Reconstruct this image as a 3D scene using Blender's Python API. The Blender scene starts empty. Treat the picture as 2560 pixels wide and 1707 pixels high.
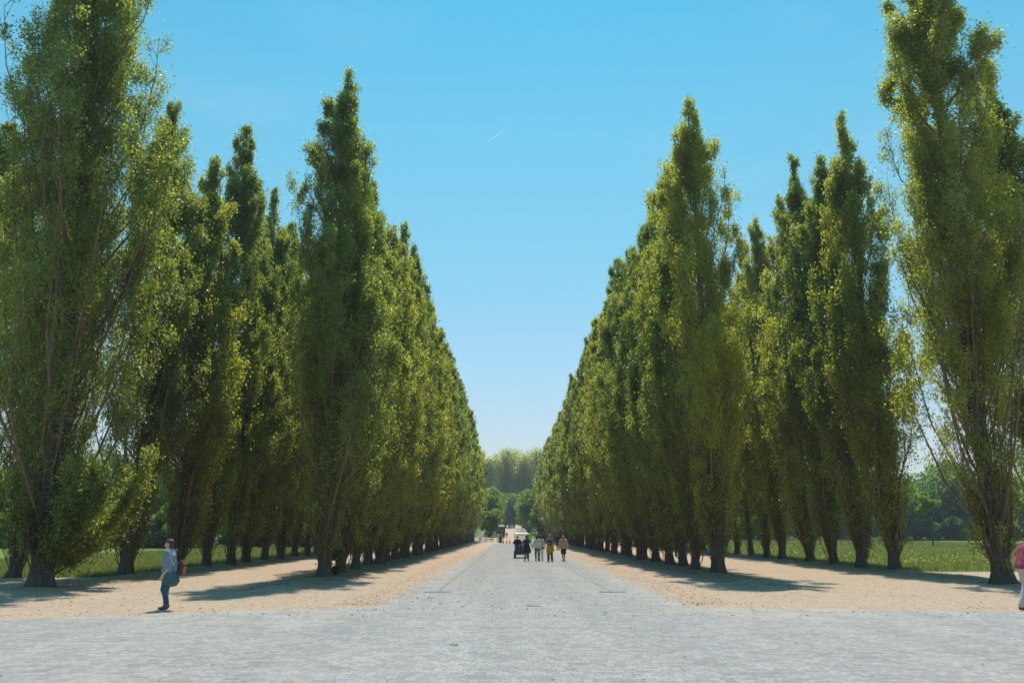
import bpy, math, random
import numpy as np

C = bpy.context.scene
COL = C.collection
R = math.radians

# ------------------------------------------------------------------ camera, sky, sun
cam_d = bpy.data.cameras.new('camera')
cam = bpy.data.objects.new('camera', cam_d); COL.objects.link(cam)
cam_d.sensor_width = 36; cam_d.lens = 26.72
cam_d.clip_start = 0.1; cam_d.clip_end = 30000
cam.location = (0, 0, 1.85)
cam.rotation_euler = (R(90 + 14.08), 0, R(-0.09))
C.camera = cam

SUN_EL, SUN_AZ = 67.0, 3.0          # azimuth measured from +Y towards +X
w = bpy.data.worlds.new('World'); C.world = w; w.use_nodes = True
nt = w.node_tree; nt.nodes.clear()
sky = nt.nodes.new('ShaderNodeTexSky'); sky.sky_type = 'NISHITA'; sky.sun_disc = False
sky.sun_elevation = R(SUN_EL); sky.sun_rotation = R(SUN_AZ)
sky.air_density = 1.0; sky.dust_density = 0.4; sky.ozone_density = 1.0
hs = nt.nodes.new('ShaderNodeHueSaturation'); hs.inputs['Hue'].default_value = 0.49
hs.inputs['Saturation'].default_value = 1.12; hs.inputs['Value'].default_value = 1.55
stc = nt.nodes.new('ShaderNodeTexCoord'); ssx = nt.nodes.new('ShaderNodeSeparateXYZ'); srp = nt.nodes.new('ShaderNodeValToRGB')
nt.links.new(stc.outputs['Generated'], ssx.inputs[0]); nt.links.new(ssx.outputs[2], srp.inputs[0])
for i_, (p_, c_) in enumerate([(0.0, (.75, .57, .56)), (.129, (.76, .68, .64)), (.232, (.70, .80, .735)), (.357, (.57, .91, .80)), (.494, (.43, .965, .85)), (.61, (.22, .90, .88)), (.9, (.14, .84, .88))]):
    e_ = srp.color_ramp.elements[i_] if i_ < 2 else srp.color_ramp.elements.new(p_)
    e_.position = p_; e_.color = (*c_, 1)
smx = nt.nodes.new('ShaderNodeMix'); smx.data_type = 'RGBA'; smx.blend_type = 'MULTIPLY'; smx.inputs[0].default_value = 1.0
bg = nt.nodes.new('ShaderNodeBackground'); bg.inputs['Strength'].default_value = 0.12
wo = nt.nodes.new('ShaderNodeOutputWorld')
nt.links.new(sky.outputs[0], hs.inputs['Color']); nt.links.new(hs.outputs[0], smx.inputs[6]); nt.links.new(srp.outputs[0], smx.inputs[7]); 
cmp_ = nt.nodes.new('ShaderNodeMapping'); cmp_.inputs['Scale'].default_value = (1.6, 1.6, 5.0); cno = nt.nodes.new('ShaderNodeTexNoise')
cno.inputs['Scale'].default_value = 1.7; cno.inputs['Detail'].default_value = 7; cno.inputs['Roughness'].default_value = .55
crp = nt.nodes.new('ShaderNodeValToRGB'); crp.color_ramp.elements[0].position = .50; crp.color_ramp.elements[1].position = .85
crp.color_ramp.elements[1].color = (.16, .16, .16, 1)
nt.links.new(stc.outputs['Generated'], cmp_.inputs[0]); nt.links.new(cmp_.outputs[0], cno.inputs['Vector']); nt.links.new(cno.outputs[0], crp.inputs[0])
cmx = nt.nodes.new('ShaderNodeMix'); cmx.data_type = 'RGBA'; cmx.inputs[7].default_value = (7.0, 7.6, 7.8, 1)
nt.links.new(crp.outputs[0], cmx.inputs[0]); nt.links.new(smx.outputs[2], cmx.inputs[6]); nt.links.new(cmx.outputs[2], bg.inputs[0])
nt.links.new(bg.outputs[0], wo.inputs[0])

sd = bpy.data.lights.new('sun', 'SUN'); sd.energy = 5.0; sd.angle = R(0.53); sd.color = (1, .95, .86)
so = bpy.data.objects.new('sun', sd); COL.objects.link(so)
so.rotation_euler = (R(90 - SUN_EL), 0, R(180 - SUN_AZ))
so.location = (20, 80, 120)

C.view_settings.view_transform = 'Standard'; C.view_settings.look = 'None'
C.view_settings.exposure = 0.0; C.view_settings.gamma = 1.0
C.cycles.max_bounces = 8; C.cycles.transparent_max_bounces = 8
C.cycles.diffuse_bounces = 4; C.cycles.transmission_bounces = 5; C.cycles.glossy_bounces = 2
C.cycles.sample_clamp_indirect = 6

# ------------------------------------------------------------------ helpers
def tag(o, label=None, cat=None, group=None, kind=None):
    if label: o['label'] = label
    if cat: o['category'] = cat
    if group: o['group'] = group
    if kind: o['kind'] = kind
    return o

def empty(name, loc, rz=0.0, scale=(1, 1, 1)):
    o = bpy.data.objects.new(name, None); COL.objects.link(o)
    o.location = loc; o.rotation_euler = (0, 0, rz); o.scale = scale
    o.empty_display_size = .2
    return o

def link(name, me, parent=None, loc=(0, 0, 0)):
    o = bpy.data.objects.new(name, me); COL.objects.link(o); o.location = loc
    if parent is not None: o.parent = parent
    return o

def mesh(name, v, polys, mat, smooth=False):
    """polys: array (N,k) or list of lists"""
    v = np.asarray(v, dtype=np.float32)
    me = bpy.data.meshes.new(name)
    me.vertices.add(len(v)); me.vertices.foreach_set('co', v.ravel())
    if isinstance(polys, np.ndarray):
        k = polys.shape[1]; n = len(polys)
        flat = polys.ravel().astype(np.int32); starts = np.arange(n, dtype=np.int32) * k
        tot = np.full(n, k, dtype=np.int32)
    else:
        flat = np.array([i for p in polys for i in p], dtype=np.int32)
        tot = np.array([len(p) for p in polys], dtype=np.int32)
        starts = np.concatenate([[0], np.cumsum(tot)[:-1]]).astype(np.int32); n = len(polys)
    me.loops.add(len(flat)); me.loops.foreach_set('vertex_index', flat)
    me.polygons.add(n); me.polygons.foreach_set('loop_start', starts)
    try: me.polygons.foreach_set('loop_total', tot)
    except Exception: pass
    me.update(calc_edges=True)
    if smooth: me.polygons.foreach_set('use_smooth', np.ones(n, dtype=bool))
    if mat: me.materials.append(mat)
    return me

class MB:
    """collects simple solids into one mesh"""
    def __init__(s): s.v = []; s.f = []
    def add(s, v, f):
        n = len(s.v); s.v += [tuple(p) for p in v]; s.f += [[i + n for i in q] for q in f]; return s
    def box(s, x0, x1, y0, y1, z0, z1, b=0.0, taper=0.0):
        b = min(b, (x1-x0)/2.01, (y1-y0)/2.01, (z1-z0)/2.01)
        if b <= 0:
            v = [(x, y, z) for z in (z0, z1) for x, y in ((x0, y0), (x1, y0), (x1, y1), (x0, y1))]
            return s.add(v, [(3, 2, 1, 0), (4, 5, 6, 7), (0, 1, 5, 4), (1, 2, 6, 5), (2, 3, 7, 6), (3, 0, 4, 7)])
        rings = []
        for z, i in ((z0, b), (z0+b, 0), (z1-b, 0), (z1, b)):
            c = b
            rings.append([(x0+i+c, y0+i, z), (x1-i-c, y0+i, z), (x1-i, y0+i+c, z), (x1-i, y1-i-c, z),
                          (x1-i-c, y1-i, z), (x0+i+c, y1-i, z), (x0+i, y1-i-c, z), (x0+i, y0+i+c, z)])
        v = [p for r in rings for p in r]; f = [list(range(7, -1, -1)), list(range(24, 32))]
        for r in range(3):
            for k in range(8):
                f.append([r*8+k, r*8+(k+1) % 8, (r+1)*8+(k+1) % 8, (r+1)*8+k])
        return s.add(v, f)
    def tube(s, pts, rad, n=8):
        pts = [np.array(p, float) for p in pts]
        if not hasattr(rad, '__len__'): rad = [rad]*len(pts)
        v = []
        for i, p in enumerate(pts):
            d = pts[min(i+1, len(pts)-1)] - pts[max(i-1, 0)]; d /= np.linalg.norm(d)+1e-9
            a = np.cross(d, (0, 0, 1) if abs(d[2]) < .9 else (1, 0, 0)); a /= np.linalg.norm(a)
            b = np.cross(d, a)
            for k in range(n):
                t = 2*math.pi*k/n; v.append(p + rad[i]*(a*math.cos(t)+b*math.sin(t)))
        f = []
        for i in range(len(pts)-1):
            for k in range(n):
                f.append([i*n+k, i*n+(k+1) % n, (i+1)*n+(k+1) % n, (i+1)*n+k])
        f.append(list(range(n-1, -1, -1))); f.append([(len(pts)-1)*n+k for k in range(n)])
        return s.add(v, f)
    def build(s, name, mat, parent=None, smooth=False, loc=(0, 0, 0)):
        return link(name, mesh(name, s.v, s.f, mat, smooth), parent, loc)

# ------------------------------------------------------------------ materials
def newmat(name):
    m = bpy.data.materials.new(name); m.use_nodes = True
    t = m.node_tree; b = t.nodes['Principled BSDF']
    return m, t, b

def N(t, kind, **kw):
    n = t.nodes.new(kind)
    for k, v in kw.items():
        if k in n.inputs: n.inputs[k].default_value = v
        else: setattr(n, k, v)
    return n

def ramp(t, fac, stops):
    r = t.nodes.new('ShaderNodeValToRGB'); e = r.color_ramp.elements
    e[0].position = stops[0][0]; e[0].color = (*stops[0][1], 1)
    e[1].position = stops[-1][0]; e[1].color = (*stops[-1][1], 1)
    for p, c in stops[1:-1]:
        x = e.new(p); x.color = (*c, 1)
    t.links.new(fac, r.inputs[0]); return r.outputs[0]

def mixc(t, fac, a, b, mode='MIX'):
    m = t.nodes.new('ShaderNodeMix'); m.data_type = 'RGBA'; m.blend_type = mode
    for i, x in ((0, fac), (6, a), (7, b)):
        if isinstance(x, (int, float)): m.inputs[i].default_value = x
        elif isinstance(x, tuple): m.inputs[i].default_value = (*x, 1)
        else: t.links.new(x, m.inputs[i])
    return m.outputs[2]

def coords(t, scale=(1, 1, 1), space='Object'):
    c = t.nodes.new('ShaderNodeTexCoord'); mp = t.nodes.new('ShaderNodeMapping')
    mp.inputs['Scale'].default_value = scale
    t.links.new(c.outputs[space], mp.inputs[0]); return mp.outputs[0]

def geo_pos(t, scale=(1, 1, 1)):
    c = t.nodes.new('ShaderNodeNewGeometry'); mp = t.nodes.new('ShaderNodeMapping')
    mp.inputs['Scale'].default_value = scale
    t.links.new(c.outputs['Position'], mp.inputs[0]); return mp.outputs[0]

def noise(t, vec, scale, detail=4, rough=.55, dist=0.0):
    n = N(t, 'ShaderNodeTexNoise', Scale=scale, Detail=detail, Roughness=rough, Distortion=dist)
    t.links.new(vec, n.inputs['Vector']); return n.outputs[0]

def bump(t, b, h, strength, dist):
    n = N(t, 'ShaderNodeBump', Strength=strength, Distance=dist)
    t.links.new(h, n.inputs['Height']); t.links.new(n.outputs[0], b.inputs['Normal'])

def simple(name, col, rough=.6, var=.18, scale=6.0, metal=0.0, bmp=0.0, spec=None):
    m, t, b = newmat(name)
    v = coords(t); n = noise(t, v, scale, 5)
    lo = tuple(max(0, c*(1-var)) for c in col); hi = tuple(min(1, c*(1+var)) for c in col)
    t.links.new(ramp(t, n, [(.3, lo), (.7, hi)]), b.inputs['Base Color'])
    b.inputs['Roughness'].default_value = rough; b.inputs['Metallic'].default_value = metal
    if spec is not None: b.inputs['Specular IOR Level'].default_value = spec
    if bmp: bump(t, b, noise(t, v, scale*6, 3), bmp, .01)
    return m

def leafmat(name, c_lo, c_hi, tr_lo, tr_hi, trans=.42, rough=.38, spec=.5):
    m, t, b = newmat(name)
    g = t.nodes.new('ShaderNodeNewGeometry')
    rnd = g.outputs['Random Per Island']
    big = noise(t, coords(t), .55, 2)
    mx = N(t, 'ShaderNodeMath', operation='MULTIPLY_ADD'); mx.inputs[1].default_value = .55
    t.links.new(rnd, mx.inputs[0])
    m2 = N(t, 'ShaderNodeMath', operation='MULTIPLY'); m2.inputs[1].default_value = .5
    t.links.new(big, m2.inputs[0]); t.links.new(m2.outputs[0], mx.inputs[2])
    t.links.new(ramp(t, mx.outputs[0], [(.2, c_lo), (.8, c_hi)]), b.inputs['Base Color'])
    b.inputs['Roughness'].default_value = rough; b.inputs['Specular IOR Level'].default_value = spec
    tr = t.nodes.new('ShaderNodeBsdfTranslucent')
    t.links.new(ramp(t, mx.outputs[0], [(.2, tr_lo), (.8, tr_hi)]), tr.inputs[0])
    ms = t.nodes.new('ShaderNodeMixShader'); ms.inputs[0].default_value = trans
    t.links.new(b.outputs[0], ms.inputs[1]); t.links.new(tr.outputs[0], ms.inputs[2])
    t.links.new(ms.outputs[0], t.nodes['Material Output'].inputs[0])
    return m

M = {}
M['leaf'] = leafmat('poplar_leaf', (.038, .060, .022), (.088, .112, .034), (.20, .32, .025), (.86, .92, .08), trans=.48, rough=.44, spec=1.0)
M['leaf2'] = leafmat('poplar_leaf_yellow', (.046, .062, .020), (.100, .112, .030), (.34, .43, .028), (1.0, .97, .08), trans=.52, rough=.44, spec=1.0)
M['leaf3'] = leafmat('poplar_leaf_yellower', (.065, .082, .022), (.135, .145, .034), (.46, .52, .03), (1.0, .98, .10), trans=.55, rough=.46, spec=.9)  # lighter, yellower leaf colour of the first inner right poplar
M['bushleaf'] = leafmat('broadleaf', (.045, .085, .030), (.08, .14, .045), (.20, .38, .05), (.44, .60, .10), trans=.48, rough=.5)
M['limeleaf'] = leafmat('clipped_leaf', (.05, .095, .022), (.10, .16, .035), (.24, .38, .03), (.50, .62, .07), trans=.5, rough=.5)
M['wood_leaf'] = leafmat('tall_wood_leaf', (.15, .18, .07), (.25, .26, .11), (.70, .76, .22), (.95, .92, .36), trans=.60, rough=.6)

def bark(name, lo, hi, sc=(1, 1, .18)):
    m, t, b = newmat(name)
    v = coords(t, sc); n = noise(t, v, 14, 6, .7)
    t.links.new(ramp(t, n, [(.35, lo), (.68, hi)]), b.inputs['Base Color'])
    b.inputs['Roughness'].default_value = .9; bump(t, b, n, .9, .04)
    return m
M['bark'] = bark('poplar_bark', (.035, .028, .022), (.15, .125, .10))
M['limb'] = bark('poplar_limb', (.10, .075, .04), (.25, .185, .10))
M['palebark'] = bark('pale_bark', (.08, .08, .06), (.24, .22, .17))
M['darkbark'] = bark('wood_bark', (.03, .03, .025), (.12, .11, .09))

# sand
def sandmat():
    m, t, b = newmat('sand')
    p = geo_pos(t)
    n1 = noise(t, p, .35, 5, .6); n2 = noise(t, p, 3.5, 6, .7); n3 = noise(t, p, 40, 3, .6)
    c = ramp(t, n1, [(.3, (.45, .33, .222)), (.55, (.53, .40, .282)), (.75, (.58, .465, .345))])
    c = mixc(t, .7, c, ramp(t, n2, [(.3, (.40, .28, .185)), (.6, (.60, .455, .34))]))
    spk = ramp(t, n3, [(.34, (.50, .42, .36)), (.42, (1, 1, 1))])
    c = mixc(t, .75, c, spk, 'MULTIPLY')
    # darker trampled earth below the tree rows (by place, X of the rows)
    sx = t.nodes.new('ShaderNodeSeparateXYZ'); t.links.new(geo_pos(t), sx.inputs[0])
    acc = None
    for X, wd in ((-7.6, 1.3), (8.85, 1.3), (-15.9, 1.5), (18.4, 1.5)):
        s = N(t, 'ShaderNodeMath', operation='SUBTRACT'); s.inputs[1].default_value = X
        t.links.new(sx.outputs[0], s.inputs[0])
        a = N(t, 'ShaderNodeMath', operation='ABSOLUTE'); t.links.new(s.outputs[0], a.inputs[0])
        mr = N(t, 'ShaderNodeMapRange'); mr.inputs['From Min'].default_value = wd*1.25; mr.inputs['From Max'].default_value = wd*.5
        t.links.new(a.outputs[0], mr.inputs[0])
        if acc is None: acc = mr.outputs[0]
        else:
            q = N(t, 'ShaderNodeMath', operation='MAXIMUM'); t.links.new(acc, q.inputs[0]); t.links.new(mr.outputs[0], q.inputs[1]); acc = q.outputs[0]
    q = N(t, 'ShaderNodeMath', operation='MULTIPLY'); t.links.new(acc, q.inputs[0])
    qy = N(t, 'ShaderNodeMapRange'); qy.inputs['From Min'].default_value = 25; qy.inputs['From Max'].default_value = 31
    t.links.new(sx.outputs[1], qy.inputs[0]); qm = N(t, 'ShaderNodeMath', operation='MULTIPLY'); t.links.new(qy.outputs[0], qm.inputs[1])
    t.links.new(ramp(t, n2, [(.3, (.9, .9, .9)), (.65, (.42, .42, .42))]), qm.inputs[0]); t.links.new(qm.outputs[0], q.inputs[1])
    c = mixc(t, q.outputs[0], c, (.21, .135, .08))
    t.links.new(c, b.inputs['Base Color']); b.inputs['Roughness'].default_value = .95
    b.inputs['Specular IOR Level'].default_value = .2
    s = N(t, 'ShaderNodeMath', operation='ADD'); t.links.new(n2, s.inputs[0]); t.links.new(n3, s.inputs[1])
    s2_ = N(t, 'ShaderNodeMath', operation='ADD'); t.links.new(s.outputs[0], s2_.inputs[0]); t.links.new(noise(t, p, 9, 4, .6, 1.5), s2_.inputs[1]); bump(t, b, s2_.outputs[0], .8, .05)
    return m
M['sand'] = sandmat()

def pavemat():
    m, t, b = newmat('setts')
    p = geo_pos(t)
    wob = N(t, 'ShaderNodeTexNoise', Scale=1.4, Detail=3); t.links.new(p, wob.inputs['Vector'])
    vm = N(t, 'ShaderNodeVectorMath', operation='MULTIPLY_ADD'); vm.inputs[1].default_value = (.16, .13, 0)
    t.links.new(wob.outputs['Color'], vm.inputs[0]); t.links.new(p, vm.inputs[2])
    br = t.nodes.new('ShaderNodeTexBrick')
    for k, v in (('Scale', 1.0), ('Mortar Size', .009), ('Mortar Smooth', .6), ('Brick Width', .165), ('Row Height', .135), ('Bias', 0.0)):
        br.inputs[k].default_value = v
    br.offset = .5; br.squash = .8; br.squash_frequency = 3
    br.inputs['Color1'].default_value = (.245, .236, .236, 1); br.inputs['Color2'].default_value = (.400, .378, .360, 1)
    br.inputs['Mortar'].default_value = (.29, .245, .19, 1)
    t.links.new(vm.outputs[0], br.inputs['Vector'])
    n1 = noise(t, p, .22, 4, .6); n2 = noise(t, p, 9, 5, .7); n0 = noise(t, geo_pos(t, (.25, 1, 1)), 2.2, 4, .65)
    c = br.outputs['Color']
    c = mixc(t, .55, c, ramp(t, n1, [(.3, (.86, .92, 1.0)), (.7, (1.08, 1.02, .94))]), 'MULTIPLY')
    c = mixc(t, .6, c, ramp(t, n2, [(.3, (.78, .78, .78)), (.7, (1.12, 1.12, 1.12))]), 'MULTIPLY')
    c = mixc(t, .5, c, ramp(t, n0, [(.32, (.80, .80, .80)), (.6, (1.1, 1.1, 1.1))]), 'MULTIPLY')
    # worn stretches where the joints are filled
    wn = noise(t, p, .9, 5, .7)
    c = mixc(t, ramp(t, wn, [(.38, (.05, .05, .05)), (.66, (.5, .5, .5))]), c, ramp(t, n2, [(.3, (.268, .253, .246)), (.7, (.38, .362, .345))]))
    trk = noise(t, geo_pos(t, (1, .05, 1)), .8, 3, .5)
    c = mixc(t, .8, c, ramp(t, trk, [(.35, (.88, .88, .89)), (.65, (1.06, 1.05, 1.04))]), 'MULTIPLY')
    # sand dust lying in patches, most along the verges
    nd = noise(t, p, .8, 6, .75)
    sx = t.nodes.new('ShaderNodeSeparateXYZ'); t.links.new(p, sx.inputs[0])
    def mth(op, a, b_=None):
        q = N(t, 'ShaderNodeMath', operation=op)
        for i_, x_ in enumerate((a, b_)):
            if x_ is None: continue
            if isinstance(x_, (int, float)): q.inputs[i_].default_value = x_
            else: t.links.new(x_, q.inputs[i_])
        return q.outputs[0]
    def mrange(x_, a, b_):
        q = N(t, 'ShaderNodeMapRange'); q.inputs['From Min'].default_value = a; q.inputs['From Max'].default_value = b_
        t.links.new(x_, q.inputs[0]); return q.outputs[0]
    ex = mrange(mth('ABSOLUTE', mth('SUBTRACT', sx.outputs[0], .6)), 2.7, 4.2); ey = mrange(sx.outputs[1], 15.5, 20.0)
    nd = mth('ADD', nd, mth('MULTIPLY', mth('MULTIPLY', ex, ey), .16))
    c = mixc(t, ramp(t, nd, [(.52, (0, 0, 0)), (.75, (.5, .5, .5))]), c, (.50, .43, .34))
    t.links.new(c, b.inputs['Base Color']); b.inputs['Roughness'].default_value = .75
    b.inputs['Specular IOR Level'].default_value = .3
    inv = N(t, 'ShaderNodeMath', operation='MULTIPLY_ADD'); inv.inputs[1].default_value = -1.0
    t.links.new(br.outputs['Fac'], inv.inputs[0]); 
    m3 = N(t, 'ShaderNodeMath', operation='MULTIPLY'); m3.inputs[1].default_value = .6
    t.links.new(n2, m3.inputs[0]); t.links.new(m3.outputs[0], inv.inputs[2])
    bump(t, b, inv.outputs[0], .6, .014)
    return m
M['setts'] = pavemat()

def grassmat():
    m, t, b = newmat('meadow')
    p = geo_pos(t)
    n1 = noise(t, p, .25, 5, .65); n2 = noise(t, geo_pos(t, (1, .4, 1)), 4, 5, .7)
    c = ramp(t, n1, [(.3, (.085, .155, .018)), (.55, (.14, .22, .03)), (.75, (.19, .23, .05))])
    c = mixc(t, .5, c, ramp(t, n2, [(.3, (.07, .12, .02)), (.7, (.21, .28, .05))]))
    t.links.new(c, b.inputs['Base Color']); b.inputs['Roughness'].default_value = .9
    b.inputs['Specular IOR Level'].default_value = .2
    bump(t, b, n2, 1.0, .12)
    return m
M['meadow'] = grassmat()
M['blade'] = leafmat('grass_blade', (.10, .13, .03), (.20, .20, .07), (.26, .31, .05), (.44, .44, .12), trans=.42, rough=.6, spec=.3)

# ------------------------------------------------------------------ terrain
def sstep(x, a, b):
    t = np.clip((np.asarray(x, float)-a)/(b-a), 0, 1); return t*t*(3-2*t)
ROWX = (-7.6, 8.85, -15.8, 18.3)
def gh(x, y):
    x = np.asarray(x, float); y = np.asarray(y, float)
    z = 3.4*sstep(y, 165, 330) + 0.012*np.maximum(y-330, 0)
    b = sum(np.exp(-((x-r)/.95)**2) for r in ROWX)
    b = .16*b*(.75+.5*np.sin(y*1.9)*np.sin(y*.73+x)) * sstep(y, 21.5, 25.5)
    return z + b

def sheet(name, xs, ys, mat, zo, kind='structure', fn=None):
    X, Y = np.meshgrid(xs, ys); Z = gh(X, Y)+zo
    if fn is not None: X, Y, Z = fn(X, Y, Z)
    nx, ny = len(xs), len(ys)
    v = np.stack([X, Y, Z], -1).reshape(-1, 3)
    i = np.arange(nx*ny).reshape(ny, nx)
    f = np.stack([i[:-1, :-1], i[:-1, 1:], i[1:, 1:], i[1:, :-1]], -1).reshape(-1, 4)
    o = link(name, mesh(name, v, f, mat, True)); tag(o, kind=kind); return o

ysN = np.concatenate([[-40, -10, 10, 17], np.arange(20.5, 70, .5), np.arange(70, 165, 2.5), np.arange(165, 340, 5), [400, 600, 1200, 4000, 9000]])
xsN = np.concatenate([[-9000, -2000, -500, -150, -60, -35, -25, -20], np.arange(-18.5, -12.9, .4), [-11.5],
                      np.arange(-10.1, -4.9, .4), [-4.3, -3.45, 0.0, 4.64, 5.6], np.arange(6.2, 11.6, .4), [13, 14.5], np.arange(15.6, 21.2, .4),
                      [24, 30, 50, 150, 500, 2000, 9000]])
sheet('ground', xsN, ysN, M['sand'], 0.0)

# paved plaza in front: polygon, its far edge runs along the sand
PL = [(-60, 17.0), (-30, 16.8), (-11.07, 17.45), (-8.48, 18.75), (-4.76, 20.0), (-3.45, 20.5), (4.64, 20.5), (6.32, 20.15), (12.42, 19.3), (25, 18.7), (60, 18.5)]
rng = np.random.default_rng(5)
pv = [(-60, -30, .004), (60, -30, .004)]
edge = []
for (a, b) in zip(PL[:-1], PL[1:]):
    n = max(1, int(abs(b[0]-a[0])/.22)); n = min(n, 60)
    for k in range(n):
        s = k/n; j = 0 if k == 0 else rng.normal(0, .03)
        edge.append((a[0]+(b[0]-a[0])*s, a[1]+(b[1]-a[1])*s + (0 if -3.5 < a[0] < 4.6 else j), .004))
edge.append((*PL[-1], .004))
pv += edge[::-1]
tag(link('plaza_paving', mesh('plaza_paving', pv, [list(range(len(pv)))], M['setts'])), kind='structure')
# the road itself
yr = ysN[(ysN >= 20.4) & (ysN < 147)]
xr = np.array([-3.45, 0, 4.64])
def road_fn(X, Y, Z):
    t = sstep(Y, 20.5, 110)[:, :]
    left = -3.42+.55*t + 1.2*sstep(Y, 120, 150); right = 4.66-.2*t-1.2*sstep(Y, 200, 260)
    X = np.where(X < -3, left, np.where(X > 4, right, X))
    jit = rng.normal(0, .022, X.shape)*(Y > 21); X = X+np.where(abs(X) > 2, jit, 0)
    return X, Y, Z
# finer y so that the verge is ragged
sheet('road', xr, yr, M['setts'], .004, fn=road_fn)

# ------------------------------------------------------------------ meadow grass
def meadow(name, xs, y0, y1):
    ys = np.concatenate([[y0], ysN[(ysN > y0+.3) & (ysN < y1)]])
    sgn = -1 if xs[0] < 0 else 1
    def fn(X, Y, Z):
        first = abs(X) <= abs(xs[0] if sgn > 0 else xs[-1])+.01
        return X+np.where(first, rng.normal(0, .12, X.shape), 0), Y+np.where(Y == y0, rng.normal(0, .2, Y.shape), 0), Z
    sheet(name, xs, ys, M['meadow'], .02, fn=fn)
meadow('meadow_left', np.concatenate([[-400, -150, -60, -35, -25, -20], np.arange(-18.5, -17.2, .4)]), 33.6, 96)
meadow('meadow_right', np.concatenate([np.arange(19.9, 21.2, .4), [24, 30, 50, 150, 400]]), 38.6, 190)

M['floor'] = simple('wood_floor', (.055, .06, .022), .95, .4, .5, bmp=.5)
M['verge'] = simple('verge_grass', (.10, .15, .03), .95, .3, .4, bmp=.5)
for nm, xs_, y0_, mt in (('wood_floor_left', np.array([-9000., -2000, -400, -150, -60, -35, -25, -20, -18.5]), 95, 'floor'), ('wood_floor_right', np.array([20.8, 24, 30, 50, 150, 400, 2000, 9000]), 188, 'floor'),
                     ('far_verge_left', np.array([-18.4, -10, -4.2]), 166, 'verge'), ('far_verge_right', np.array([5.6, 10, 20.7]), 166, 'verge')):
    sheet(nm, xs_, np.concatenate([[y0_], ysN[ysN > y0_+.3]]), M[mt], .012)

def blades(name, n, x0, x1, y0, y1, hgt, wid, mat, pw=1.6, flowers=False, spread=None):
    r = np.random.default_rng(hash(name) % 1000 if False else len(name)*7+n % 97)
    u = r.random(n)**pw
    y = y0+(y1-y0)*u; x = x0+(x1-x0)*r.random(n)
    z = gh(x, y)+.02
    k = (1+.03*(y-y0))
    h = hgt*r.uniform(.5, 1.3, n); ww = wid*k*r.uniform(.6, 1.3, n)
    a = r.random(n)*math.pi; lean = r.normal(0, .35, (n, 2))
    dx, dy = np.cos(a)*ww/2, np.sin(a)*ww/2
    base = np.stack([x, y, z], -1)
    v = np.empty((n, 3, 3))
    v[:, 0] = base+np.stack([-dx, -dy, 0*dx], -1); v[:, 1] = base+np.stack([dx, dy, 0*dx], -1)
    v[:, 2] = base+np.stack([lean[:, 0]*h, lean[:, 1]*h, h], -1)
    return link(name, mesh(name, v.reshape(-1, 3), np.arange(3*n).reshape(n, 3), mat))
tag(blades('meadow_grass', 60000, -34, -17.3, 33.8, 95, .22, .035, M['blade']), 'tall sunlit grass of the meadow left of the poplars', 'grass', kind='stuff')
tag(blades('meadow_grass', 130000, 20.0, 80, 38.8, 185, .22, .035, M['blade']), 'tall sunlit grass of the meadow right of the poplars', 'grass', kind='stuff')
tag(blades('grass_fringe', 6000, 18.2, 20.1, 38.5, 60, .16, .03, M['blade'], 1.0), 'short grass along the right edge of the sand', 'grass', kind='stuff')
# flowers as tiny upright petals
def flowers(n=500):
    r = np.random.default_rng(3); x = 21+29*r.random(n); y = 44+60*r.random(n)**1.4; z = gh(x, y)+.24
    s = .035+.02*r.random(n); c = np.stack([x, y, z], -1)
    o = np.array([(-1, 0, -.6), (0, -.8, -.3), (1, 0, .3), (.6, .5, 1), (-.7, .3, .8)])
    v = c[:, None, :]+o[None]*s[:, None, None]
    return link('wild_flowers', mesh('wild_flowers', v.reshape(-1, 3), np.arange(5*n).reshape(n, 5), simple('yellow_petal', (.85, .55, .02), .6)))
tag(flowers(), 'small yellow wild flowers dotted in the right meadow', 'flowers', kind='stuff')

# ------------------------------------------------------------------ leaves / tubes in bulk
def leaf_mesh(name, cen, size, mat, r, up=0.0, mats=None):
    n = len(cen)
    d = r.normal(size=(n, 3)); d /= np.linalg.norm(d, axis=1, keepdims=True)
    nn = r.normal(size=(n, 3)); nn[:, 2] += up
    nn -= (nn*d).sum(1, keepdims=True)*d; nn /= np.linalg.norm(nn, axis=1, keepdims=True)
    b = np.cross(d, nn)
    s = (size*r.uniform(.7, 1.35, n))[:, None]
    v = np.empty((n, 4, 3))
    v[:, 0] = cen-d*s*.5; v[:, 1] = cen+b*s*.46-d*s*.08+nn*s*.12
    v[:, 2] = cen+d*s*.55; v[:, 3] = cen-b*s*.46-d*s*.08+nn*s*.12
    return mesh(name, v.reshape(-1, 3), np.arange(4*n).reshape(n, 4), mat)

def tubes(P, rad, sides):
    """P (N,M,3) polylines, rad (N,M)"""
    Nn, Mm, _ = P.shape
    d = np.empty_like(P); d[:, 1:-1] = P[:, 2:]-P[:, :-2]; d[:, 0] = P[:, 1]-P[:, 0]; d[:, -1] = P[:, -1]-P[:, -2]
    d /= np.linalg.norm(d, axis=2, keepdims=True)+1e-9
    ref = np.broadcast_to(np.array([.83, .55, .05]), d.shape)
    a = np.cross(d, ref); a /= np.linalg.norm(a, axis=2, keepdims=True)+1e-9
    b = np.cross(d, a)
    t = np.arange(sides)*2*math.pi/sides
    v = P[:, :, None, :]+rad[:, :, None, None]*(a[:, :, None, :]*np.cos(t)[None, None, :, None]+b[:, :, None, :]*np.sin(t)[None, None, :, None])
    idx = np.arange(Nn*Mm*sides).reshape(Nn, Mm, sides)
    nx = np.roll(idx, -1, axis=2)
    f = np.stack([idx[:, :-1], nx[:, :-1], nx[:, 1:], idx[:, 1:]], -1).reshape(-1, 4)
    return v.reshape(-1, 3), f

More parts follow.
